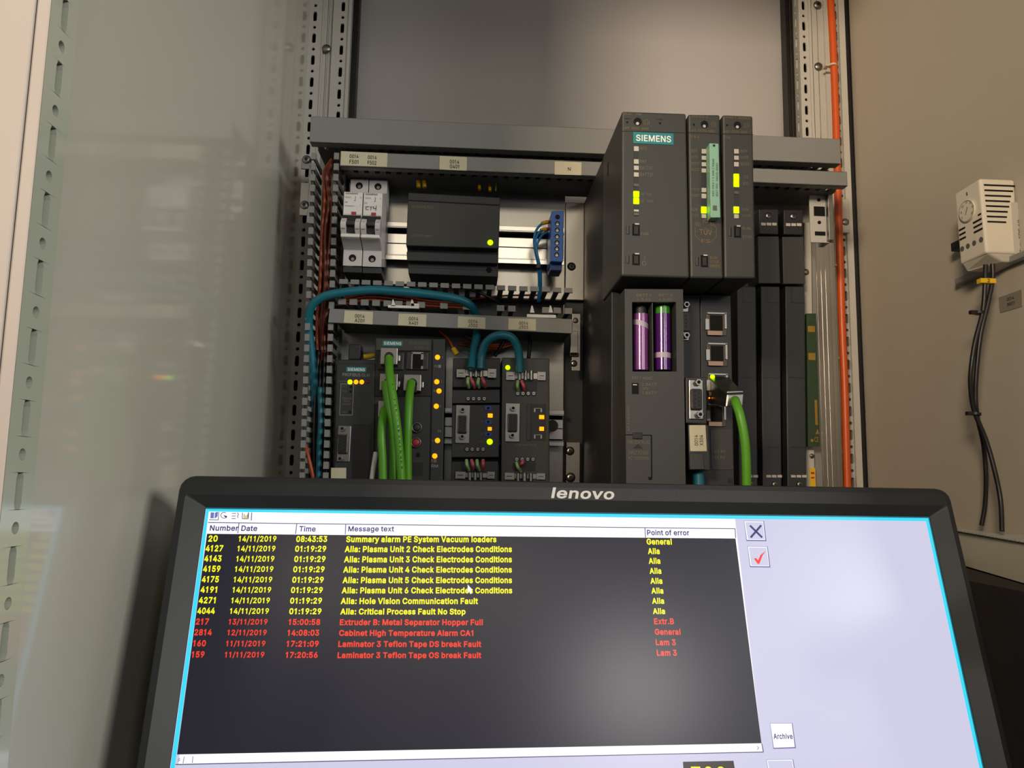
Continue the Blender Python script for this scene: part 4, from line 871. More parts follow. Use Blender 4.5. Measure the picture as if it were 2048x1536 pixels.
# ================================================================== REPEATERS
def clamp_block(m, plates, tubes, Y):
    for x0, y0, x1, y1 in plates:
        pp = MB('bright').rb(x0, y0, x1, y1, Y-2.5, Y-1.5).build('clamp_plate', m, bev=.4)
        screw(pp, (x0+x1)/2, (y0+y1)/2, (x1-x0)*.33, Y-2.5, 'slot', 'bright', 'clamp_screw', False)
    mb = MB('bright')
    for x0, y0, x1, y1 in tubes: mb.tube([W((x0+x1)/2, y0, Y-5), W((x0+x1)/2, y1, Y-5)], (x1-x0)/2*Y/F, n=14)
    mb.mat('galv').rb(plates[0][0], plates[0][1]+3, plates[1][2], plates[0][3]-3, Y-1.4, Y-.2); mb.build('cable_saddle', m)
def cores(m, items, Y):
    for i, (x0, y0, x1, y1, k) in enumerate(items):
        MB(k).tube([W(x0, y0, Y-6), W((x0+x1)/2+(1 if k == 'core_pink' else -1.5), (y0+y1)/2, Y-9), W(x1, y1, Y-2)], 1.6, n=8).build('wire_core', m)
def srow(m, pts, Y):
    for x, y in pts:
        s0 = MB('void').cyl(W(x, y, Y), (0, -1, 0), 2.5, .2, 12).build('screw_hole', m)
        screw(s0, x, y-.5, 3.6, Y-.2, 'slot', 'bright', 'clamp_screw', False)
YR = 748.0
m = thing('bus_repeater', 'left bus repeater with blue switches, under two teal cables', 'network module', W(950, 960, 770))
mb = MB('module_dark').qb([(906, 716), (1001, 716), (1001, 775), (905, 775)], YR+4, 790); mb.qb([(904, 810), (1000, 809), (998, 915), (903, 915)], YR, 790); mb.qb([(903, 923), (997, 922), (996, 985), (902, 985)], YR+4, 790); mb.build('housing', m, bev=.8)
mb = MB('module_dark').qb([(905, 780), (1000, 779), (1000, 806), (904, 807)], YR, 790); mb.build('terminal_cover', m, bev=.6)
MB('void').qb([(905, 770), (1000, 770), (998, 930), (903, 930)], YR+8, 788).build('inner_frame', m)
clamp_block(m, [(913, 738, 931, 755), (975, 737, 993, 756)], [(938, 737, 945, 754), (948.5, 738, 955.5, 754), (959, 737, 966.5, 754)], YR+1)
MB('galv').tube([W(942, 728, 739), W(942, 738, 740)], 3.4).build('braid', m); MB('galv').tube([W(962, 730, 739), W(962, 738, 740)], 3.4).build('braid', m)
cores(m, [(936, 756, 938, 775, 'core_green'), (941, 756, 949, 775, 'core_pink'), (957, 757, 958, 775, 'core_green'), (964, 756, 971, 774, 'core_pink'), (933, 920, 938, 940, 'core_green'), (943, 920, 946, 938, 'core_pink'), (954, 920, 959, 940, 'core_green'), (966, 920, 965, 938, 'core_pink')], YR)
srow(m, [(936.5, 798), (947, 798), (958, 798), (968.5, 798)], YR); srow(m, [(934, 899), (944.5, 899), (955.5, 899), (966, 899)], YR)
dsub(m, 911.5, 810, 939, 886.5, YR-1, (916.5, 832, 933, 865), [(925.5, 820), (924.5, 873.5)], 'bright', .3)
for y in (816, 843.5, 868.5):
    q = MB('blue_switch').rb(970, y-4, 983, y+4, YR-1, YR).build('slide_switch', m); MB('void').rb(974, y-2, 979, y+2, YR-1.4, YR-.9).build('switch_slot', q)
led(m, 980.5, 831, 9.5, 8, YR, 'led_orange'); led(m, 979.5, 857.5, 8, 7, YR, 'led_orange'); led(m, 979.5, 883.5, 12, 12, YR, 'led_green', True)
legends(m, YR, [('ON', 962, 841, 968, 844), ('OFF', 961, 866, 968, 869), ('24V', 956, 881, 968, 885)])
clamp_block(m, [(910.5, 943, 931, 958), (974, 943, 990, 958)], [(936, 945, 943, 960), (947, 945, 954, 960), (958.5, 945, 965.5, 960)], YR+3)
m = thing('bus_repeater', 'right bus repeater with sliding cover and green light at top left', 'network module', W(1050, 960, 770))
mb = MB('module').qb([(1004, 715), (1099, 717), (1099, 985), (1002, 985)], YR, 790); mb.build('housing', m, bev=.8)
led(m, 1015.5, 735, 10, 10, YR-1, 'led_green', True)
clamp_block(m, [(1012, 743, 1030.5, 760.5), (1075, 743, 1092, 761)], [(1036, 742, 1043, 760), (1048.5, 742, 1055, 760), (1059, 742, 1067, 760)], YR)
MB('galv').tube([W(1040, 736, 739), W(1040, 743, 740)], 3.4).build('braid', m)
MB('black').rb(1032, 762, 1074, 782, YR-.5, YR+.2).build('wire_socket', m)
cores(m, [(1036, 762, 1037, 781, 'core_green'), (1043, 762, 1050, 781, 'core_pink'), (1033, 925, 1042, 943, 'core_green'), (1046, 922, 1041, 930, 'core_pink')], YR)
srow(m, [(1035.5, 787.5), (1046, 787.5), (1056.5, 787.5), (1067.5, 787.5)], YR); srow(m, [(1033.5, 919), (1044.5, 919), (1055.5, 919), (1066, 919)], YR)
MB('black').rb(1029, 925, 1071, 942, YR-.5, YR+.2).build('wire_socket', m)
dsub(m, 1011, 806.5, 1039.5, 883.5, YR-1, (1016.5, 829, 1033.5, 862), [(1026, 817), (1024.5, 871)], 'bright', .3)
MB('module_dark').rb(1053, 808, 1062, 881, YR-.8, YR+.1).build('slider', m, bev=.4)
pn = MB('black').rb(1062, 808, 1092, 881, YR-.3, YR+.1).build('switch_panel', m)
for y in (820, 873):
    mb = MB('bright')
    mb.rb(1068, y-4, 1071, y+4, YR-1, YR-.2); mb.rb(1081, y-4, 1084, y+4, YR-1, YR-.2); mb.rb(1068, y+(-4 if y < 850 else -4), 1084, y-3, YR-1, YR-.2); mb.build('metal_bracket', pn)
led(m, 1083.5, 834, 10, 8, YR-.5, 'led_orange'); led(m, 1083.5, 857.5, 9, 8, YR-.5, 'led_orange')
legends(m, YR, [('SIEMENS', 1030, 888, 1072, 892)])
clamp_block(m, [(1009, 945, 1029, 960), (1073, 946, 1091, 960)], [(1033, 947, 1040, 962), (1045, 946, 1054, 962), (1058.5, 947, 1065.5, 962)], YR)
MB('gasket').cyl(W(1104, 852, 775), (0, -1, 0), 6, 4).build('rail_foot', m)

# ================================================================== CONTROLLER RACK
def led_col(m, x0, x1, Y, items, strip):
    MB('module_dark').rb(x0, strip[0], x1, strip[1], Y-.3, Y+.1).build('light_window', m)
    for y, h, k in items:
        MB(k).rb(x0+(0 if 'green' not in k else -1), y-h/2, x1+(0 if 'green' not in k else 1), y+h/2, Y-.9, Y).build('indicator_light', m, bev=.5 if 'green' in k else 0)
def keyhole(m, x, y, r, Y):
    c = W(x, y, Y); R_ = r*Y/F
    mb = MB('void').cyl(c, (0, -1, 0), R_, .25, 24); mb.mat('led_off').cyl(c+np.array([-R_*.1, -.3, -R_*.55]), (0, -1, 0), R_*.42, .3, 12)
    mb.mat('black').ring(c+np.array([0, -.2, 0]), (0, -1, 0), R_, .25); mb.build('keyhole', m)
def rocker(m, x0, y0, x1, y1, px0, px1, Y):
    q = MB('void').rb(x0, y0, x1, y1, Y-.4, Y+.1); q.mat('led_off').rb(x0+5, y0-1.5, x1-1, y0+1.2, Y-.6, Y-.2); q.mat('black').rb(x0+3, y0+4, x1-3, y1-3, Y-1.2, Y); q.build('mode_switch', m)
    cx, r = (px0+px1)/2, (px1-px0)/2*Y/F
    a, b_ = W(cx, y0+r*2, Y), W(cx, y1-r*1.5, Y); mb = MB('module_dark')
    mb.tube([a+np.array([0, r*.55, 0]), b_+np.array([0, r*.55, 0])], r, n=14); mb.build('grip_shade', m)  # raised dark pill stands in for the shade beside the switch
YU = 592.0
ps = thing('controller_power_supply', 'wide dark controller power supply with SIEMENS badge and open battery bay', 'controller module', W(1310, 1000, 700))
mb = MB('module').qb([(1244, 222), (1372.5, 226.5), (1379, 556), (1243, 552)], YU, 680); mb.build('upper_cover', ps, bev=1.6)
TLc, TRc = W(1244, 222, YU), W(1372.5, 226.5, YU); zbot = W(1300, 553, YU)[2]
mb = MB('body_shaded').box(TLc[0]+.4, TRc[0], 681, 805, W(1300, 1100, YU)[2], TLc[2]-.5); mb.box(TLc[0]+.4, TRc[0], 640.5, 681.5, W(1300, 1100, YU)[2], zbot-1); mb.build('body', ps, bev=1)
MB('gasket').qb([(1244.5, 261.5), (1373, 265), (1373, 266.2), (1244.5, 262.7)], YU-.15, YU+.1).build('seam', ps)
c = np.array([TLc[0]-.1, 640, W(1244, 330, YU)[2]]); MB('void').box(c[0]-.3, c[0]+.5, 652, 656, W(1215, 318, 650)[2]-14, W(1215, 318, 650)[2]-2).build('side_slot', ps)
keyhole(ps, 1275.5, 243.5, 8.5, YU)
mb = MB('void'); [mb.cyl(W(x, y, YU), (0, -1, 0), .9, .25, 10) for x, y in ((1254.5, 244.5), (1320, 246.5))]; mb.build('test_hole', ps)
legends(ps, YU, [('PS 405', 1248, 225.5, 1263, 230), ('10A', 1272, 226, 1283, 230.5), ('X 2', 1287, 240, 1292, 250), ('3 4', 1294, 239, 1299, 250), ('405-0KA01-0AA0', 1249, 254, 1297, 259)], 'legend_gold')
legends(ps, YU, [('RESET', 1249, 236, 1262, 238.5), ('RESET', 1314, 237.5, 1327, 240)], 'ink')
badge(ps, 1266.5, 265.5, 1347, 288, YU)
led_col(ps, 1268, 1277.5, YU, [(297.3, 9.5, 'led_off'), (323, 9, 'led_off'), (335.7, 8.5, 'led_off'), (349, 8.5, 'led_off'), (370, 5, 'led_dim'), (388, 12.5, 'led_green'), (401.5, 12.5, 'led_green'), (421, 4, 'led_off'), (428, 5, 'led_dim')], (292, 432))
legends(ps, YU, [('INTF', 1280, 293.5, 1294, 300), ('BAF', 1280, 319.5, 1293, 325.5), ('BATT1F', 1280, 332.5, 1305, 339.5), ('BATT2F', 1280, 345.5, 1307, 352.5), ('DC', 1282, 386, 1289, 391), ('5V', 1294, 386, 1303, 391), ('DC', 1282, 399, 1289, 404.5), ('24V', 1294, 399, 1307, 404.5), ('FMR', 1282, 465, 1297, 470.5), ('I', 1289, 512, 1290, 519), ('O', 1284, 522, 1292, 531)])
rocker(ps, 1265, 448, 1279.5, 471, 1251, 1260, YU); rocker(ps, 1265, 507.5, 1279.5, 530, 1250, 1260, YU)
# lower front with battery bay
YV = 604.0
mb = MB('module')
def lo(c4, a=YV, b_=632): mb.qb(c4, a, b_)
lo([(1249, 578), (1366, 578.5), (1366.3, 604), (1249.5, 604)]); lo([(1249.5, 604), (1264, 604), (1265, 743), (1250, 743)]); lo([(1352, 604), (1366.3, 604), (1368, 743), (1353.5, 743)])
lo([(1250, 743), (1368, 743), (1372, 1010), (1253, 1010)]); mb.qb([(1303.5, 604), (1305.5, 604), (1307, 743), (1305, 743)], YV+2, 632); mb.build('lower_front', ps, bev=0)
MB('black').qb([(1249.5, 579), (1366, 579), (1371, 1010), (1253, 1010)], 632, 640).build('battery_bay', ps)
legends(ps, YV, [('BATT.1', 1273, 587.5, 1302, 593), ('BATT.2', 1318, 587.5, 1345, 593), ('+ 3.6V', 1274, 596, 1302, 601.5), ('+ 3.6V', 1318, 596, 1344, 601.5)], 'legend_gold')
legends(ps, YV, [('BATT.INDIC', 1264, 753, 1305, 759), ('2 BATT', 1284, 766, 1313, 772), ('OFF', 1284, 775, 1297, 780), ('1 BATT', 1285, 783, 1313, 789), ('UNLOCK PLUG', 1255, 881, 1299, 888), ('INPUT POWER', 1257, 902, 1297, 909), ('AC 120/230V', 1256, 913, 1298, 920)])
q = MB('void').rb(1264, 766, 1277.5, 788, YV-.3, YV); q.mat('led_off').rb(1266, 768.5, 1274, 770.5, YV-.5, YV); q.build('indicator_switch', ps)
mb = MB('void').rb(1250.5, 869, 1303, 871, YV-.2, YV+.1); mb.rb(1302, 870, 1304.5, 956, YV-.2, YV+.1); mb.rb(1297, 954, 1304, 960, YV-.2, YV+.1); mb.build('plug_cover_gap', ps)
MB('black').rb(1266, 865, 1285, 878, YV-1, YV+.1).build('latch', ps, bev=.5)
MB('ink').prism([W(1265, 897, YV-.2), W(1286, 897, YV-.2), W(1276, 888, YV-.2)], (0, .3, 0)).build('arrow_print', ps)
X0 = W(1254, 840, YV)[0]; MB('legend').text('AC 120/230V', (X0+2.3, YV-.25, W(1254, 862, YV)[2]), (0, 0, 1), (-1, 0, 0), 20, 2.2, .01).build('legend_print', ps)
def battery(x0, x1, y0, y1, key, label, green, tape):
    Y = 618.0; c0 = W((x0+x1)/2, y1, Y); c1 = W((x0+x1)/2, y0, Y); r = (x1-x0)/2*Y/F*.99; h = c1[2]-c0[2]
    t = thing('battery', label, 'battery', c0, 'backup batteries in controller bay')
    split = h*.88
    mb = MB(key).cyl(c0, (0, 0, 1), r, split, 28); mb.build('sleeve', t)
    mb = MB('bat_green' if green else 'module_dark').cyl(c0+np.array([0, 0, split]), (0, 0, 1), r*(.97 if green else .8), h-split, 28); mb.build('cap', t, bev=.5)
    MB('bright').cyl(c1, (0, 0, 1), r*.3, 1.6, 12).build('terminal', t)
    z = W((x0+x1)/2, tape[0], Y)[2]; s0 = tape[1]; mb = MB('tape'); vs = []; fs = []; n = 14
    for i in range(n+1):
        A = math.pi*(1+i/n); xx = (r+.15)*math.cos(A); yy = (r+.15)*math.sin(A); zz = z-s0*xx
        vs += [(c0[0]+xx, Y+yy, zz-2.2), (c0[0]+xx, Y+yy, zz+2.2)]
    fs = [(2*i, 2*i+2, 2*i+3, 2*i+1) for i in range(n)]; mb.add(vs, fs, True); mb.build('tape_tab', t)
battery(1265.5, 1297.5, 614, 741, 'bat_glare', 'left backup battery, purple sleeve lightened for glare with slanting tape', False, (650, .32))
battery(1308, 1342.5, 614, 741, 'bat_b', 'right backup battery, deep purple with green top and level tape', True, (712, .02))

# CPU
cp = thing('controller_module', 'processor module with pale green memory card and ring emblem', 'controller module', W(1395, 1000, 700))
MB('module').qb([(1376.5, 228), (1440, 229), (1447, 557), (1381, 556)], YU, 690).build('upper_cover', cp, bev=1.6)
a, b_ = W(1377, 300, YU)[0], W(1441, 300, YU)[0]
MB('module_dark').box(a+.4, b_-.6, 690.5, 805, W(1300, 1100, YU)[2], TLc[2]-2).build('body', cp)
MB('gasket').qb([(1378, 264.5), (1441, 267), (1441, 268.2), (1378, 265.7)], YU-.15, YU+.1).build('seam', cp)
keyhole(cp, 1409, 249, 8, YU); MB('void').cyl(W(1388, 249.5, YU), (0, -1, 0), .9, .25, 10).build('test_hole', cp)
legends(cp, YU, [('CPU 416-3', 1384, 230, 1416, 235), ('X 2', 1422, 244, 1426, 254), ('3 4', 1428, 243, 1432, 254), ('416-3XL04-0AB0', 1383, 259, 1430, 264), ('X 5 6', 1381, 271, 1398, 276)], 'legend_gold')
led_col(cp, 1403.5, 1412.5, YU, [(302.5, 9, 'led_off'), (315.5, 8, 'led_off'), (328.5, 8, 'led_off'), (341, 8, 'led_off'), (380, 8.5, 'led_off'), (392, 9, 'led_off'), (419.5, 13.5, 'led_green'), (432, 8, 'led_off')], (298, 437))
legends(cp, YU, [('INTF', 1382, 299, 1394, 305), ('EXTF', 1382, 312, 1396, 317), ('BUS1F', 1382, 324, 1399, 330), ('BUS2F', 1383, 336, 1399, 342), ('FRCE', 1384, 376, 1399, 382), ('MAINT', 1384, 388, 1400, 394), ('RUN', 1382, 416, 1395, 422), ('STOP', 1382, 428, 1398, 434)])
rocker(cp, 1402, 510.5, 1416, 534, 1390, 1399, YU)
legends(cp, YU, [('RUN', 1420, 512.5, 1434, 518.5), ('STOP', 1420, 521, 1438, 527), ('MRES', 1420, 529.5, 1440, 535.5)], 'legend_gold')
# ring emblem: nine-sided line with three letters
c = W(1411.5, 463.5, YU-.2); mb = MB('legend_gold'); R0 = 25*YU/F
for i in range(8):
    A0, A1 = 2*math.pi*(i+.5)/8, 2*math.pi*(i+1.5)/8
    P = [c+R_*np.array([math.cos(A), 0, math.sin(A)]) for A, R_ in ((A0, R0), (A1, R0), (A1, R0*.965), (A0, R0*.965))]
    if i not in (1, 2): mb.prism(P, (0, .15, 0))
P = [(A, k) for A, k in ((0, 1), (math.pi, 1))]
for sx in (-1, 1): mb.box(c[0]+sx*R0*.6, c[0]+sx*R0*.95, c[1], c[1]+.15, c[2]-.12, c[2]+.12)
mb.ring(c, (0, -1, 0), R0*.56, .1); mb.tpx('TÜV', 1399, 456, 1424, 470, YU-.3, .03)
for k, ch in enumerate('ÜV PRUF'):
    if ch == ' ': continue
for i, s_ in enumerate(('GS', 'ID', 'UL')):
    mb.tpx(s_, 1391+i*15, 441+(0 if i == 1 else 6)-3, 1401+i*15, 449+(0 if i == 1 else 6)-3, YU-.3, .01)
mb.tpx('FS', 1403, 478, 1420, 486, YU-.3, .01); mb.build('ring_emblem', cp)
card = MB('card').qb([(1419, 286), (1437.5, 287), (1441, 435), (1421.5, 435)], YU-9, YU+1)
card = tag(card.build('memory_card', bev=.5), 'pale green memory card standing out of the processor module front', 'memory card')
Pq = lambda x, y: W(x, y, YU-9.3)
o = wloc(card)
def tag_text(s, x, y0, y1, hw):
    a = Pq(x, y1); b1 = Pq(x, y0); u = (b1-a); L = np.linalg.norm(u); u /= L; r = W(x+hw, y0, YU-9.3)-W(x, y0, YU-9.3)
    mb = MB('ink_soft').text(s, a+np.array([hw*YU/F*.5, 0, 0]), u, (-1, 0, 0), L, hw*YU/F, .015); return mb
mb = tag_text('MC 952 / 1 MB / RAM', 1426.5, 318, 392, 4.5); mb.build('card_print', card)
mb = tag_text('6ES7 952-1AK00-0AA0', 1434, 326, 393, 4.5); mb.rb(1426, 411, 1434, 421, YU-9.3, YU-9.1); mb.build('card_print', card)
MB('ink').cyl(Pq(1428, 291), (0, -1, 0), 1, .2, 12).build('card_hole', card)
# CPU lower face with two serial ports
YK = 642.0
a, b_ = W(1378, 300, YU)[0], W(1402.5, 760, YK)[0]
mb = MB('module_dark').box(a, b_-.3, YK, 690, W(1380, 1010, YK)[2], W(1380, 590, YK)[2]); mb.build('lower_front', cp, bev=.5)
dsub(cp, 1352, 604, 1378, 681, YK, (1354, 624, 1380, 661), [(1371, 611), (1371, 672)], plate_round=3, ck='ink_soft')
# bus connector on the second port
bc = thing('bus_connector', 'dark bus connector with silver serial port and sticker X304', 'connector', W(1398, 942, 620))
MB('module_dark').qb([(1371, 754), (1413, 754), (1414, 848), (1372, 846)], 607, 641).build('housing', bc, bev=.8)
dsub(bc, 1378, 759, 1407, 839, 607, (1384, 779, 1404, 818), [(1394.5, 765.5), (1397.5, 829.5)], plate_round=2)
MB('module_dark').qb([(1376, 848), (1417, 849), (1421, 941), (1379, 940)], 611, 641).build('tail_housing', bc, bev=.8)
MB('module').qb([(1379.5, 907), (1406, 907), (1409, 939), (1380.5, 939)], 609.5, 611).build('latch', bc, bev=.4)
st = MB('sticker').qb([(1378.5, 850), (1411.5, 849.5), (1414.5, 903), (1380.5, 903)], 610, 611.2).build('label_sticker', bc, bev=.8)
mb = MB('ink')
for s_, x in (('0014', 1396.5), ('X304', 1407)):
    a = W(x, 891, 609.7); b1 = W(x-1, 870, 609.7); u = b1-a; L = np.linalg.norm(u); u /= L
    mb.text(s_, a, u, np.cross(u, (0, 1, 0))*1.0 if np.cross(u, (0, 1, 0))[0] < 0 else -np.cross(u, (0, 1, 0)), L, 2.9, .01)
mb.build('sticker_text', st)
wire('bus_cable', [(1397, 938, 626), (1398, 960, 626), (1400, 1010, 626)], 4.3, 'teal', 'short teal cable end below the X304 connector', 'cable', n=14)

# CP module
cm = thing('controller_module', 'communication module with three green lights and stacked network sockets', 'controller module', W(1480, 1000, 700))
MB('module').qb([(1445, 229), (1506, 231.5), (1511.5, 557), (1449, 556.5)], YU, 690).build('upper_cover', cm, bev=1.6)
a, b_ = W(1446, 300, YU)[0], W(1507, 300, YU)[0]
MB('module_dark').box(a+.4, b_, 690.5, 805, W(1300, 1100, YU)[2], TLc[2]-3).build('body', cm)
MB('gasket').qb([(1446, 267), (1507, 268.5), (1507, 269.7), (1446, 268.2)], YU-.15, YU+.1).build('seam', cm)
keyhole(cm, 1475, 250.5, 8, YU); MB('void').cyl(W(1454, 250.5, YU), (0, -1, 0), .9, .25, 10).build('test_hole', cm)
legends(cm, YU, [('CP 443-1', 1449, 232, 1472, 236.5), ('ADVANCED', 1476, 234, 1502, 238.5), ('X 2', 1488, 246, 1492, 255), ('3 4', 1494, 245, 1498, 255), ('443-1GX30-0XE0', 1449, 261, 1494, 266)], 'legend_gold')
legends(cm, YU, [('X116', 1448, 272, 1460, 277.5)])
led_col(cm, 1468.5, 1477.5, YU, [(302.5, 9, 'led_off'), (315.5, 8, 'led_off'), (328.5, 9, 'led_off'), (354, 13.5, 'led_green'), (367, 13, 'led_green'), (385, 5, 'led_dim'), (419.5, 13.5, 'led_green'), (432.5, 8, 'led_off')], (298, 437))
legends(cm, YU, [('INTF', 1481, 299.5, 1495, 305.5), ('EXTF', 1481, 312, 1497, 318), ('BUSF', 1481, 325, 1499, 331.5), ('TXD', 1486, 351, 1497, 357), ('RXD', 1486, 364, 1497, 370), ('RUN', 1484, 416, 1497, 422), ('STOP', 1484, 429, 1501, 434.5), ('RUN', 1485, 454, 1501, 460), ('STOP', 1485, 471, 1504, 477)])
rocker(cm, 1468.5, 452, 1482, 475, 1456, 1464, YU)
a = b = None
mb = MB('module_dark').box(W(1403, 760, YK)[0], W(1464.5, 760, YK)[0], YK, 690, W(1430, 1010, YK)[2], W(1430, 590, YK)[2]); mb.build('lower_front', cm, bev=.5)
mb = MB('module').qb([(1420, 858), (1464, 858), (1467, 940), (1423, 940)], YK-.6, YK); mb.build('cover_panel', cm, bev=.3)
legends(cm, YK-.6, [('X1 P1', 1428, 900, 1450, 906), ('X1 P2', 1428, 912, 1450, 918)])
MB('black').rb(1457, 957, 1466, 966, YK-.5, YK).build('release', cm)
def socket(x0, y0, x1, y1, open_=True):
    s0 = MB('socket_metal').rb(x0, y0, x1, y1, YK-.8, YK+.1).build('socket_frame', cm, bev=.3)
    w, h = x1-x0, y1-y0
    mb = MB('void').rb(x0+w*.17, y0+h*.12, x1-w*.2, y1-h*.22, YK-1.1, YK-.6); mb.build('socket_opening', s0)
    mb = MB('gold_metal').rb(x0+w*.05, y1-h*.2, x1-w*.22, y1-h*.02, YK-3.2, YK-.6); mb.mat('bright').rb(x0-w*.06, y0+h*.28, x0+w*.12, y0+h*.74, YK-2.2, YK-.6)
    mb.mat('bright').rb(x0+w*.04, y0, x1, y0+h*.06, YK-2.5, YK-.6); mb.rb(x1-w*.1, y0+h*.03, x1, y1-h*.3, YK-2.5, YK-.6); mb.build('socket_spring', s0)
socket(1413.5, 625, 1453.5, 671); socket(1415, 686, 1455, 732); socket(1416, 747, 1456, 793); socket(1416, 808, 1452, 853)
led(cm, 1425, 753.5, 10, 9, YK-1, 'led_green', True)
mb = MB('led_orange'); mb.cyl(W(1418.5, 796, YK-.8), (0, -1, 0), .7, .3, 8); mb.build('indicator_light', cm)
# angled metal plug in the third socket
t = thing('network_plug', 'angled metal plug leaning out of the third controller socket, green cable', 'plug', W(1460, 815, 600))
F4 = [(1454, 788), (1488, 786), (1486, 813), (1451, 814)]; B4 = [(1420, 757), (1458, 753), (1452, 796), (1422, 806)]
fr_ = [W(x, y, 596) for x, y in F4]; bk = [W(x, y, YK-1) for x, y in B4]
MB('plug').hexa(fr_+bk).build('plug_shell', t, bev=.8)
MB('bright').hexa([W(x, y, 594.5) for x, y in ((1457, 790), (1487, 788), (1485, 812), (1453, 813))]+[W(x, y, 597) for x, y in ((1457, 790), (1487, 788), (1485, 812), (1453, 813))]).build('end_plate', t, bev=.4)
mb = MB('bright').hexa([W(x, y, 596) for x, y in ((1454, 782.5), (1486, 781.5), (1487, 785), (1454, 786.5))]+[W(x, y, 606) for x, y in ((1454, 782.5), (1486, 781.5), (1487, 785), (1454, 786.5))]); mb.build('latch', t, bev=.3)
wire('network_cable', [(1470, 800, 595), (1472, 806, 586), (1480, 830, 581), (1488, 870, 580), (1492, 915, 581), (1494, 1010, 584)], 3.5, 'green', 'single green cable curving down from the controller plug', 'cable', n=14)

# covered free slots of the rack
YC = 780.0
def slot_cover(dx, label, head):
    t = thing('slot_cover', label, 'slot cover', W(1541+dx, 1000, 790), 'rack slot covers')
    q = lambda x, y: (x+dx, y)
    MB('module_dark').qb([q(1521, 572), q(1560, 573), q(1564, 1010), q(1526, 1010)], YC, 806).build('lower_cover', t, bev=1)
    mb = MB('black').qb([q(1533, 573), q(1534.5, 573), q(1535, 606), q(1533.5, 606)], YC-.15, YC+.1); mb.build('cover_line', t); mb = MB('black'); mb.qb([q(1534, 604.5), q(1559, 605), q(1559, 607), q(1534, 606.5)], YC-.15, YC+.1)
    mb.build('cover_line', t); mb = MB('black'); mb.qb([q(1529, 754), q(1560, 755), q(1560, 757), q(1529, 756)], YC-.15, YC+.1); mb.build('cover_line', t); mb = MB('black'); mb.qb([q(1532, 893), q(1561, 894), q(1561, 896), q(1532, 895)], YC-.15, YC+.1); mb.build('cover_line', t)
    mb = MB('led_off'); [mb.rb(1533+dx+k*11, 950, 1542+dx+k*11, 955, YC-.6, YC) for k in range(3)]; mb.build('contact_bar', t)
    screw(t, 1550+dx, 969, 6.5, YC-1, 'hex', 'bright')
    if head:
        dy = 0 if dx < 30 else 1
        MB('black').qb([q(1518, 418+dy), q(1557, 418+dy), q(1557, 469+dy), q(1518, 468+dy)], YC-6, 806).build('head', t, bev=.8)
        MB('module').qb([q(1515, 472+dy), q(1558, 472+dy), q(1561, 567+dy), q(1517, 567+dy)], YC-2, 806).build('upper_cover', t, bev=.8)
        screw(t, 1537+dx, 431.5+dy, 7.5, YC-6, 'hex', 'bright')
        mb = MB('led_off'); [mb.rb(1522.5+dx+k*11, 445.5+dy, 1531.5+dx+k*11, 451+dy, YC-6.8, YC-6) for k in range(3)]; mb.build('contact_bar', t)
slot_cover(0, 'middle dark slot cover with screw head on top, right of network sockets', True)
slot_cover(49.5, 'rightmost dark slot cover with screw head, beside green circuit board', True)
slot_cover(-48, 'dark slot cover partly hidden behind the curving green controller cable', False)
rk = thing('rack_rail', 'galvanised rack rail with printed circuit strip at the right of controller', 'rack', W(1640, 1000, 812))
x0 = W(1166, 800, 812)[0]
MB('post_grey').box(W(1500, 700, 808)[0], W(1636, 700, 808)[0], 808, 812, W(1600, 1020, 808)[2], W(1600, 395, 808)[2]).build('rack_plate', rk)
MB('post').qb([(1607, 445), (1622, 445), (1630, 1010), (1612, 1010)], 800, 806).build('side_flange', rk, bev=.5)
mb = MB('galv')
for x in (1637, 1646, 1655, 1664, 1672): mb.rb(x-7, 485, x+3, 1010, 838-(x % 3), 842)
mb.rb(1628, 485, 1678, 1010, 842, 846); mb.build('ribbed_rail', rk, bev=.6)
pc = MB('pcb').qb([(1613, 627), (1632, 627), (1640, 893), (1616, 893)], 786, 790).build('circuit_board', rk)
mb = MB('copper').rb(1616, 652, 1630, 664, 785.6, 786); mb.build('board_print', pc); mb = MB('copper'); mb.rb(1617, 706, 1631, 720, 785.6, 786); mb.build('board_print', pc); mb = MB('copper'); mb.tpx('CE', 1629, 874, 1637, 884, 785.6); mb.prism([W(1631, 868, 785.8), W(1639, 868, 785.8), W(1635, 858, 785.8)], (0, .2, 0)); mb.cyl(W(1624, 881, 785.9), (0, -1, 0), 1.6, .2, 12); mb.build('board_print', pc); MB('copper').rb(1630, 800, 1635, 850, 785.8, 786).build('board_print', pc)
screw(rk, 1612, 544, 7, 800, 'none', 'bright'); screw(rk, 1624, 912, 5, 799, 'slot', 'bright')
st = MB('yellow_tag').rb(1620, 936, 1631, 975, 799, 799.8).build('warning_label', rk)
mb = MB('red').rb(1622, 944, 1629, 948, 798.8, 799); mb.rb(1622, 954, 1629, 957, 798.8, 799); mb.build('label_print', st)

# orange cable on the right post
wire('power_cable', [(1657, -60, 860), (1661, 0, 860), (1666, 90, 858), (1672, 250, 858), (1676, 400, 857), (1680, 520, 856), (1684, 650, 855), (1689, 770, 855), (1692, 880, 855), (1696, 1020, 855)], 4.3, 'orange', 'bright orange cable tied along the right rear post', 'cable', n=14)
for x, y, lab in ((1665, 131, 'clear tie on the orange cable above the top duct'), (1680, 531, 'clear tie on the orange cable level with breaker bottoms'), (1687.5, 716, 'clear tie on the orange cable right of rack circuit board'), (1692, 905, 'clear tie lowest on the orange cable')):
    Y = 857; c = W(x, y, Y); mb = MB('tie_clear').cyl(c-np.array([0, 0, 1.2]), (0, 0, 1), 4.9, 2.4, 16); mb.box(c[0]-9, c[0]-4, Y-1, Y+8, c[2]-1.2, c[2]+1.2)
    tag(mb.build('cable_tie'), lab, 'cable tie', 'ties on the orange cable')

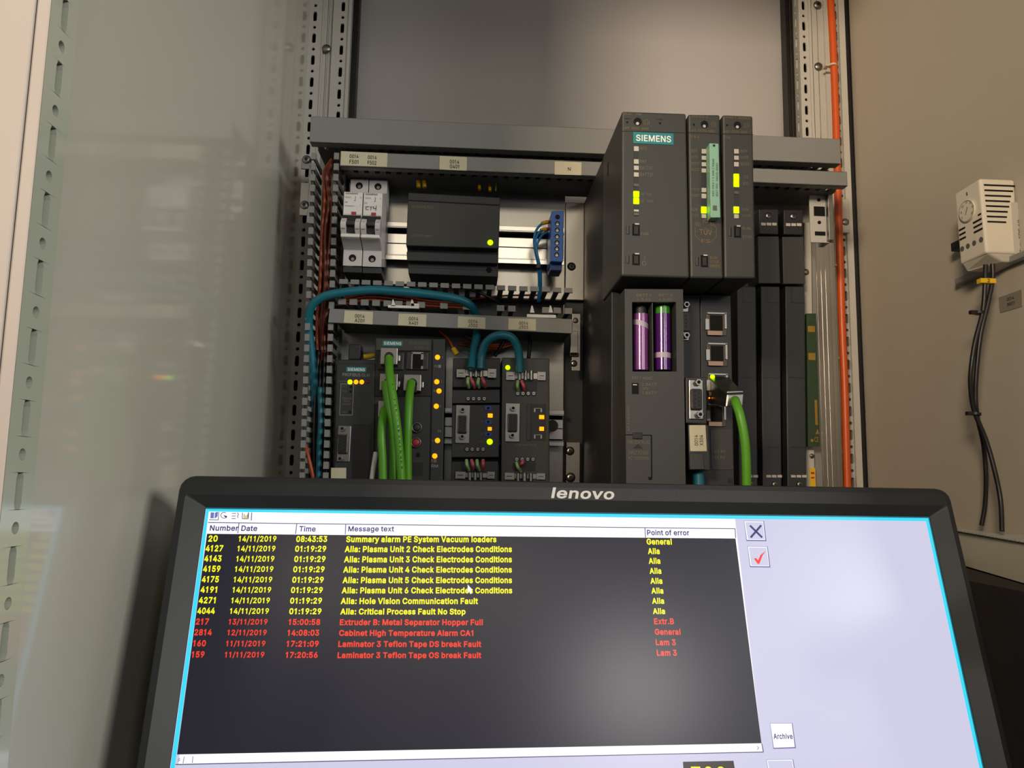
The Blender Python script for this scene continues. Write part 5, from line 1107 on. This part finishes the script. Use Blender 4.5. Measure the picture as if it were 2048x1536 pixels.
# ================================================================== THERMOSTAT ON THE RIGHT WALL
Yn, Yq = 606.0, 638.0
th = thing('thermostat', 'cream cabinet thermostat with dial and vents on the right wall', 'thermostat', (WR-20, 622, W(2000, 530, 606)[2]))
NT, NB = W(1959, 356, Yn), W(1973, 506, Yn); FT, FB = W(1908, 388, Yq), W(1920, 530, Yq)
XR = WR-1
mb = MB('thermo').hexa([tuple(NT), (XR, Yn, NT[2]), (XR, Yn, NB[2]), tuple(NB), tuple(FT), (XR, Yq, FT[2]), (XR, Yq, FB[2]), tuple(FB)]); mb.build('housing', th, bev=2.2, seg=3)
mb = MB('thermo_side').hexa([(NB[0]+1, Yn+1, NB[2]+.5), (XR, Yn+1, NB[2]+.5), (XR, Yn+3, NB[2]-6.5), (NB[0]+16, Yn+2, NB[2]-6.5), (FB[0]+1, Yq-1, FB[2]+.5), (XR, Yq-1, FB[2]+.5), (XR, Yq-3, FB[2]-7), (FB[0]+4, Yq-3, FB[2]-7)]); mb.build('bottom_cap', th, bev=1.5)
# vents on the near face: eight tapering slots
mb = MB('void')
for i, (x0, x1) in enumerate(((1968, 2030), (1969, 2026), (1970, 2022), (1971, 2020), (1972, 2018.5), (1973, 2015.5), (1974, 2014), (1975, 2012.5))):
    y = 371+i*10.4; mb.rb(x0, y-1.7, x1, y+1.7, Yn-.15, Yn+.2)
mb.build('vent_slot', th)
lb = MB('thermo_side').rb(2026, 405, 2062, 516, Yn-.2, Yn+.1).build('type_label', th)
a = W(2047, 505, Yn-.4); mb = MB('ink').text('Typ: TRS 60', a, (0, 0, 1), (-1, 0, 0), 28.5, 3.3, .01); mb.build('label_print', lb)
# dial face: local frame (v: 0 near..1 far, u: 0 top..1 bottom)
def DF(v, u, off=0.0):
    p = (NT*(1-v)+FT*v)*(1-u)+(NB*(1-v)+FB*v)*u
    nrm = np.cross(FT-NT, NB-NT); nrm /= np.linalg.norm(nrm); nrm = nrm if nrm[0] < 0 else -nrm
    return p+nrm*off
nrm = DF(.5, .5, 1)-DF(.5, .5)
c = DF(.52, .34, .2); dl = MB('thermo').cyl(c, nrm, 9.5, 1.6, 28).build('dial', th, bev=.4)
mb = MB('ink_soft')
ev = (DF(1, .34)-DF(0, .34)); ev /= np.linalg.norm(ev); eu = DF(.5, 0)-DF(.5, 1); eu /= np.linalg.norm(eu)
for i, s_ in enumerate(('5', '10', '20', '30', '40', '50', '60')):
    A = math.radians(215-i*42); q = c+nrm*1.9+ev*(-math.cos(A))*7.2*1+eu*math.sin(A)*7.2
    mb.text(s_, q-eu*1, -ev, eu, 1.2*len(s_), 2, .01)
mb.ring(c+nrm*1.8, nrm, 9.0, .15)
q = c+nrm*1.8; mb.tube([q-eu*3+ev*1, q+eu*3-ev*2], .3, n=6); mb.build('dial_print', dl)
MB('ink').tube([DF(.5, .085, .2), DF(.5, .13, .2)], .5, n=6).build('pointer_mark', th)
mb = MB('void')
for u in (.52, .585, .65): mb.add([DF(.05, u, .15), DF(.38, u, .15), DF(.38, u+.028, .15), DF(.05, u+.028, .15)], [(0, 1, 2, 3)]); mb.add([DF(.68, u, .15), DF(.93, u, .15), DF(.93, u+.028, .15), DF(.68, u+.028, .15)], [(0, 1, 2, 3)])
mb.add([DF(.05, .455, .15), DF(.18, .455, .15), DF(.18, .48, .15), DF(.05, .48, .15)], [(0, 1, 2, 3)]); mb.build('vent_slot', th)
mb = MB('ink_soft'); [mb.cyl(DF(v, .80, .05), nrm, 2.4, .2, 14) for v in (.14, .4, .64, .86)]; mb.build('terminal_hole', th)
A = WX(1909, 558, WR-9); B = WX(1909, 569, WR-9)
tag(MB('post_grey').box(WR-9, WR-.2, 590, A[1], B[2], A[2]).build('din_rail', bev=.3), 'short DIN rail piece on right wall holding the thermostat', 'mounting rail')
A = WX(1905, 487, WR-12); B = WX(1905, 504, WR-12)
MB('black').box(WR-14, WR-.5, Yq-2, A[1], B[2], A[2]).build('rail_clip', th, bev=.6)
cg = 'thermostat cables'
wire('sensor_cable', [(1985, 528, 612), (1985, 560, 612), (1975, 610, 612), (1962, 665, 613), (1955, 720, 615), (1951, 780, 618), (1954, 830, 622), (1967, 890, 640), (1972, 950, 645), (1970, 1010, 650), (1963, 1051, 653)], 1.9, 'wire_black', 'left strand of black thermostat cable ending nearer the monitor', 'cable', cg, 10)
wire('sensor_cable', [(1971, 530, 612), (1970, 565, 611), (1966, 620, 612), (1951, 680, 613), (1943, 730, 614), (1941, 770, 617), (1948, 820, 621), (1972, 880, 622), (1989, 940, 620), (2001, 1000, 618), (2004, 1062, 612)], 1.9, 'wire_black', 'right strand of black thermostat cable ending at the shelf', 'cable', cg, 10)
mt = MB('yellow_tag').rb(1962, 556, 1993, 566, 608, 614).build('cable_marker', bev=.5); tag(mt, 'yellow marker tag numbered 2 on the thermostat cables', 'cable marker')
MB('ink').tpx('2', 1975, 557.5, 1980, 564.5, 607.8).build('marker_print', mt)
for x, y, l in ((1958, 626, 'upper black tie on the thermostat cables'), (1951, 828, 'lower black tie on the thermostat cables')):
    c = W(x, y, 614 if y < 700 else 621); mb = MB('black').cyl(c-np.array([0, 0, 1]), (.1, 0, 1), 4.2, 2.2, 14); mb.box(c[0]-8, c[0]-2, c[1]-2, c[1]+1.5, c[2]-1.2, c[2]+1.8); tag(mb.build('cable_tie'), l, 'cable tie')
X = WR-.6; LC = [WX(x, y, X) for x, y in ((1997, 595), (2043, 579), (2044, 613), (2000, 626))]
lb = MB('wall_label').hexa(LC+[p+np.array([.6, 0, 0]) for p in LC]).build('wall_label'); tag(lb, 'small grey beige number plate on right wall under the thermostat', 'label')
mb = MB('ink'); r = (LC[1]-LC[0]); L = np.linalg.norm(r); r /= L; u = LC[0]-LC[3]; H = np.linalg.norm(u); u /= H
mb.text('0014', LC[0]+r*L*.36-u*H*.42-np.array([.2, 0, 0]), r, u, L*.3, H*.2, .02); mb.text('B801', LC[0]+r*L*.36-u*H*.74-np.array([.2, 0, 0]), r, u, L*.3, H*.2, .02); mb.build('label_print', lb)
# shelf along the right wall
zt = -37.5; P0 = WZ(2048, 1085, zt); P1 = WZ(1915, 1062, zt); d = (P1-P0)/(P1[1]-P0[1]); z2 = W(2048, 1168, P0[1])[2]
E0 = P0+d*(330-P0[1]); E1 = P0+d*(770-P0[1])
sh = thing('shelf', 'pale ribbed shelf with cream edge projecting from the right wall', 'shelf', (WR-40, 560, z2))
MB('shelf_edge').prism([(E0[0], E0[1], z2), (WR-.5, E0[1], z2), (WR-.5, E1[1], z2), (E1[0], E1[1], z2)], (0, 0, zt-.6-z2)).build('board', sh)
MB('floor_dark').box(E0[0]+30, WR-.5, E0[1]+4, E1[1], ZB+1, z2-.2).build('dark_infill', sh)  # dark box added under the shelf to darken the space below
mb = MB('shelf_top').prism([(E0[0]+1, E0[1]+1, zt-.6), (WR-.6, E0[1]+2, zt-.6), (WR-.6, E1[1]-2, zt-.6), (E1[0]+1, E1[1]-1, zt-.6)], (0, 0, .4))
for i in range(60):
    y = E0[1]+6+i*7; xe = E0[0]+d[0]*(y-E0[1])+2; mb.box(xe, WR-.6, y, y+3, zt-.3, zt+.5)
mb.build('ribbed_mat', sh)

# ================================================================== MONITOR
ym_, tm = math.radians(3.1865), math.radians(-15.0)
cz, sz, ct, st_ = math.cos(ym_), math.sin(ym_), math.cos(tm), math.sin(tm)
DM = np.array([[cz, -sz, 0], [sz, cz, 0], [0, 0, 1]]) @ np.array([[1, 0, 0], [0, ct, -st_], [0, st_, ct]])
TLm = ray(412, 1015); TLm = TLm/TLm[1]*487
mon = bpy.data.objects.new('monitor', None); COL.objects.link(mon); mon.empty_display_size = .02
Mm = Matrix([[DM[i, j] for j in range(3)]+[0] for i in range(3)]+[[0, 0, 0, 1]]); Mm.translation = Vector((TLm[0]/1000, TLm[1]/1000, (TLm[2]+ZO)/1000)); mon.matrix_world = Mm
mon.rotation_mode = 'XYZ'
tag(mon, 'large black desktop monitor showing a list of yellow and red alarms', 'monitor')
def ML(px, py, off=0.0):
    r = ray(px, py); n = DM[:, 1]; p0 = TLm-n*off; return DM.T @ (r*((p0@n)/(r@n))-TLm)
def mq(key, c4, off, parent, name='patch', th=.12):
    """flat patch on the display, corners measured"""
    P = [ML(x, y, off) for x, y in c4]; mb = MB(key); mb.hexa([tuple(p) for p in P]+[(p[0], p[1]+th, p[2]) for p in P]); return mb.build(name, parent, local=True)
SW, SH = 474.0, 296.0
# bezel as nested rounded loops
def loop(x0, z1, x1, z0, r, y, n=5):
    out = []
    for cx_, cz_, a0 in ((x1-r, z1-r, 90), (x1-r, z0+r, 0), (x0+r, z0+r, -90), (x0+r, z1-r, -180)):
        for k in range(n): A = math.radians(a0-90*k/(n-1)); out.append((cx_+r*math.cos(A), y, cz_+r*math.sin(A)))
    return out
L0 = loop(-17, 19.5, SW+17, -SH-26, 9, 24); L1 = loop(-17, 19.5, SW+17, -SH-26, 9, -1); L2 = loop(-15.5, 18.2, SW+15.5, -SH-24.5, 8, -4)
L3 = loop(-12, 15, SW+12, -SH-20, 4, -4.4); L4 = loop(-12, 7, SW+12, -SH-8, 2, -4.4)
L5 = loop(-.2, .2, SW+.2, -SH-.2, .3, -.4)
def rings(mb, loops):
    n = len(loops[0]); vs = [p for l in loops for p in l]; fs = []
    for a in range(len(loops)-1):
        for i in range(n): fs.append((a*n+i, a*n+(i+1) % n, (a+1)*n+(i+1) % n, (a+1)*n+i))
    return mb.add(vs, fs, False)
mb = MB('bezel'); rings(mb, [L0, L1, L2, L3, L4]); mb.build('bezel', mon, local=True)
mb = MB('bezel_inner'); rings(mb, [L4, L5]); mb.build('bezel_lip', mon, local=True)
mb = MB('bezel'); n = len(L0); LB = loop(40, -30, SW-40, -SH+20, 12, 48); mb.add(L0+LB, [(i, (i+1) % n, (i+1) % n+n, i+n) for i in range(n)]+[tuple(range(n, 2*n))]); mb.build('back_shell', mon, local=True)
def tow(p): return DM.T @ (np.array(p, float)-TLm)
cxw, cyw = TLm[0]+DM[0, 0]*SW/2, 500.0
mb = MB('bezel'); 
def wbox(mb, x0, x1, y0, y1, z0, z1):
    P = [(x0, y0, z1), (x1, y0, z1), (x1, y0, z0), (x0, y0, z0), (x0, y1, z1), (x1, y1, z1), (x1, y1, z0), (x0, y1, z0)]
    mb.hexa([tuple(tow(p)) for p in P])
wbox(mb, cxw-40, cxw+40, 520, 545, ZB+12, -130); mb.build('stand_neck', mon, local=True)
mb = MB('bezel'); wbox(mb, cxw-120, cxw+120, 410, 600, ZB+.5, ZB+14); mb.build('stand_base', mon, local=True)
scr = mq('px_lavender', [(412, 1015), (1857, 1034), (1990, 1640), (327, 1655)], 0, mon, 'screen', th=3)
scr.data = scr.data.copy()
mb = MB('px_lavender').hexa([(0, 0, 0), (SW, 0, 0), (SW, 0, -SH), (0, 0, -SH), (0, 3, 0), (SW, 3, 0), (SW, 3, -SH), (0, 3, -SH)])
bpy.data.objects.remove(scr); scr = mb.build('screen', mon, local=True)
def edge(mb, x0, z1, x1, z0, off): mb.hexa([(x0, -off, z1), (x1, -off, z1), (x1, -off, z0), (x0, -off, z0), (x0, 0, z1), (x1, 0, z1), (x1, 0, z0), (x0, 0, z0)])
mb = MB('px_cyan_dark'); edge(mb, 0, 0, SW, -.9, .15); edge(mb, SW-.9, 0, SW, -SH, .15)
mb.mat('px_cyan'); edge(mb, .3, -.9, SW-.9, -3.0, .15); edge(mb, .3, -.9, 2.5, -SH, .15); edge(mb, SW-3.0, -.9, SW-.9, -SH, .15); mb.build('screen_border', scr, local=True)
mq('px_white', [(417.5, 1023), (1470, 1038), (1525, 1504), (357, 1529)], .2, scr, 'window_panel')
mq('px_black', [(414, 1067.5), (1471, 1077), (1523, 1486.5), (354, 1509)], .35, scr, 'message_list')
def line(parent, key, pts, wpx, off=.5, name='rule_line'):
    mb = MB(key)
    for (x0, y0), (x1, y1) in pts:
        a, b = ML(x0, y0, off), ML(x1, y1, off); t_ = b-a; L = np.linalg.norm(t_); t_ /= L; nn = np.array([-t_[2], 0, t_[0]])*wpx*.33/2
        mb.hexa([tuple(a+nn), tuple(b+nn), tuple(b-nn), tuple(a-nn)]+[tuple(p+np.array([0, .1, 0])) for p in (a+nn, b+nn, b-nn, a-nn)])
    return mb.build(name, parent, local=True)
line(scr, 'px_line', [((416, 1045), (1471, 1057.5)), ((478, 1046.5), (475.5, 1066.5)), ((593.5, 1048), (591, 1068)), ((691.5, 1049), (690.5, 1069)), ((1290, 1056), (1291, 1075)), ((503.5, 1025), (502.5, 1041)), ((351, 1529), (1527, 1504)), ((1527, 1504), (1523.5, 1487)), ((1470, 1057), (1471.5, 1076))], 1.6)
line(scr, 'px_line', [((368.5, 1513), (366, 1527)), ((386, 1512.5), (384.5, 1526)), ((360.5, 1519.5), (356, 1523)), ((356, 1519.5), (360, 1516)), ((1514.5, 1492.5), (1517.5, 1496)), ((1517.5, 1496), (1514.5, 1499.5))], 1.0)
def mtext(parent, s, x0, x1, yc, h, key, off=.55, bold=.025, name='message_text', yc1=None):
    h += .4; yc1 = yc if yc1 is None else yc1
    a, b = ML(x0, yc+h/2, off), ML(x1, yc1+h/2, off); u = ML(x0, yc-h/2, off); t_ = b-a; L = np.linalg.norm(t_); t_ /= L; H = abs((u-a)[2])
    mb = MB(key).text(s, a, t_, (0, 0, 1), L, H, bold); return mb.build(name, parent, local=True)
for s_, x0, x1, y in (('Number', 419, 476, 1056), ('Date', 482, 514, 1056.5), ('Time', 598, 631, 1057.5), ('Point of error', 1294.5, 1379, 1065)):
    mtext(scr, s_, x0, x1, y, 11, 'px_navy', bold=.045, name='column_title', yc1=y+.3)
mtext(scr, 'Message text', 696, 788, 1059, 13, 'px_navy', bold=.045, name='column_title')
num = ['20', '4127', '4143', '4159', '4175', '4191', '4271', '4044', '217', '2814', '160', '159']
dat = ['14/11/2019']*8+['13/11/2019', '12/11/2019', '11/11/2019', '11/11/2019']
tim = ['08:43:53']+['01:19:29']*7+['15:00:58', '14:08:03', '17:21:09', '17:20:56']
msg = ['Summary alarm PE System Vacuum loaders']+['Alia: Plasma Unit %d Check Electrodes Conditions' % k for k in (2, 3, 4, 5, 6)]+['Alia: Hole Vision Communication Fault', 'Alia: Critical Process Fault No Stop', 'Extruder B: Metal Separator Hopper Full', 'Cabinet High Temperature Alarm CA1', 'Laminator 3 Teflon Tape DS break Fault', 'Laminator 3 Teflon Tape OS break Fault']
poe = ['General']+['Alia']*7+['Extr.B', 'General', 'Lam 3', 'Lam 3']
YY = [1078, 1097.5, 1118, 1138.5, 1159.5, 1180, 1201.3, 1222.5, 1244, 1265.5, 1287.5, 1309.8]
nx0 = [416, 410.5, 408, 405.5, 403, 400.5, 397, 394, 391, 388, 385.5, 382.5]; nx1 = [434.6, 445.4, 442.4, 440, 437, 433.5, 430.5, 429, 417, 423, 411, 408]
dx0 = [476.5, 474, 471.7, 469, 466.5, 464.3, 461.7, 459, 456.5, 454, 451.3, 448.7]; dx1 = [552, 550, 548, 546, 543.7, 541.5, 539, 537, 534.4, 532.6, 530, 528]
tx0 = [592, 589.7, 588, 586, 584, 581.5, 579.7, 578, 576.7, 574.5, 572.6, 570.8]; tx1 = [654, 652, 650.6, 648.7, 647, 645, 643.5, 642.4, 640, 638, 637, 635]
mx0 = [691.8, 689, 687.6, 686, 684.7, 683, 681, 680, 679, 677.5, 676, 674.5]; mx1 = [993, 1024, 1024, 1024, 1024.2, 1024.6, 956, 931, 965.6, 946.7, 962.6, 962.6]
px0 = [1293.6, 1296, 1297.6, 1299.4, 1301, 1303, 1304.4, 1306, 1308.4, 1309.8, 1311.6, 1313.8]; px1 = [1344, 1319.7, 1321, 1323, 1325, 1327, 1328.6, 1330.4, 1348.4, 1361.4, 1352, 1354]
py_ = [1083.6, 1102.5, 1122, 1142, 1162, 1181.6, 1202, 1222.5, 1243, 1264, 1285, 1306]
lst = [c for c in scr.children if c.name.startswith('message_list')][0]
for i in range(12):
    k = 'px_yellow' if i < 8 else 'px_red'; y = YY[i]
    mtext(scr, num[i], nx0[i], nx1[i], y-1, 12.5, k, bold=.062); mtext(scr, dat[i], dx0[i], dx1[i], y, 13, k, bold=.045, yc1=y); mtext(scr, tim[i], tx0[i], tx1[i], y, 12, k, bold=.062)
    desc = 2.5 if any(ch in msg[i] for ch in 'gypq') else 0
    mtext(scr, msg[i], mx0[i], mx1[i], y+.6+desc*.5, 12.6+desc, k, bold=.062); mtext(scr, poe[i], px0[i], px1[i], py_[i]-.3, 12, k, bold=.062)
# toolbar icons
ic = MB('px_icon')
def mpoly(mb, pts, off=.5):
    P = [ML(x, y, off) for x, y in pts]; mb.prism(P, (0, .1, 0)); return mb
mpoly(ic, [(421.5, 1024.5), (428.5, 1025), (427.5, 1036.5), (420.5, 1036.5)]); mpoly(ic, [(430, 1025), (436, 1023.5), (435, 1033), (430.5, 1036.5), (429, 1036.5)]); ic.build('toolbar_icon', scr, local=True)
ic = MB('px_navy'); seg = [(448+7*math.cos(a), 1030.5+6.5*math.sin(a)) for a in np.linspace(.6, 5.4, 14)]
for a, b in zip(seg[:-1], seg[1:]):
    dx, dy = (a[0]-448)*.82+448, (a[1]-1030.5)*.82+1030.5; ex, ey = (b[0]-448)*.82+448, (b[1]-1030.5)*.82+1030.5
    mpoly(ic, [a, b, (ex, ey), (dx, dy)])
mpoly(ic, [(446, 1030), (454, 1032), (454, 1035), (451, 1035)]); ic.build('toolbar_icon', scr, local=True)
line(scr, 'px_line', [((464, 1027), (472, 1027)), ((463.5, 1032), (471.5, 1032)), ((463, 1037), (471.5, 1037)), ((475, 1025), (477, 1029)), ((477, 1029), (475, 1032)), ((475, 1032), (476, 1036)), ((485, 1025), (484.5, 1037.5)), ((484.5, 1037.5), (498, 1037.5)), ((437.5, 1024), (436.5, 1040)), ((418, 1039.5), (436.5, 1040))], 1.3, name='toolbar_icon')
ic = MB('px_icon2')
for x, y in ((487.5, 1028), (490.5, 1031), (493.5, 1029)): mpoly(ic, [(x, y), (x+2.2, y), (x+1.9, 1037), (x-.3, 1037)])
ic.mat('px_navy'); mpoly(ic, [(496, 1025), (498, 1025), (497.3, 1036), (495.3, 1036)]); ic.build('toolbar_icon', scr, local=True)
# cursor
mb = MB('px_white'); mpoly(mb, [(935.5, 1169), (945.5, 1180.5), (941.2, 1181), (943.5, 1187), (940.8, 1188), (938.4, 1182.2), (935, 1185.5)], .8); mb.build('mouse_pointer', scr, local=True)
# buttons
def button(c4, name='screen_button', fill='px_lavender'):
    (x0, y0), (x1, y1), (x2, y2), (x3, y3) = c4
    b_ = mq('px_shadow', c4, .3, scr, name)
    mq('px_white', [(x0+.8, y0+.8), (x1-1.5, y1+.8), (x2-2.5, y2-2.5), (x3+1, y3-2.5)], .45, b_, 'button_edge')
    mq(fill, [(x0+2.5, y0+2.5), (x1-2.5, y1+2.5), (x2-3.5, y2-3.5), (x3+3, y3-3.5)], .6, b_, 'button_face'); return b_
b1 = button([(1488, 1041.5), (1528, 1042), (1533, 1082.5), (1493, 1082)])
line(scr, 'px_navy', [((1500, 1051), (1524.5, 1075)), ((1522.5, 1050.5), (1501.5, 1075))], 4.0, .85, 'cross_symbol')
b2 = button([(1495, 1092), (1535.5, 1093), (1541, 1135), (1500, 1134.5)])
mb = MB('px_red'); mpoly(mb, [(1508, 1117), (1512.5, 1116), (1516, 1121), (1521, 1110), (1532, 1101.5), (1525, 1111), (1519, 1127.5), (1515.5, 1128)], .9); mb.build('tick_symbol', scr, local=True)
b3 = button([(1540, 1446), (1585, 1446), (1592, 1496.5), (1547, 1498)], fill='px_white'); mtext(scr, 'Archive', 1547.5, 1586, 1472.5, 11, 'px_navy', off=.85, bold=.045, name='button_text')
b4 = button([(1533, 1519), (1586.5, 1518.5), (1596, 1575), (1541, 1577)])
nb = mq('px_brown', [(1366, 1523.5), (1467, 1521.5), (1474, 1565), (1369, 1568)], .4, scr, 'value_field'); mtext(scr, '700', 1385, 1455, 1552, 38, 'px_yellow', off=.7, bold=.02, name='value_text')
# maker's lettering on the bezel
P = ML(1102, 996.5, 4.6); Q = ML(1232, 999.5, 4.6); R_ = ML(1102, 974, 4.6)
tt = Q-P; LL = np.linalg.norm(tt); tt /= LL
MB('logo').text('lenovo', P, tt, (0, 0, 1), LL-1.6, abs((R_-P)[2])-.2, .045, .22).build('maker_lettering', mon, local=True)
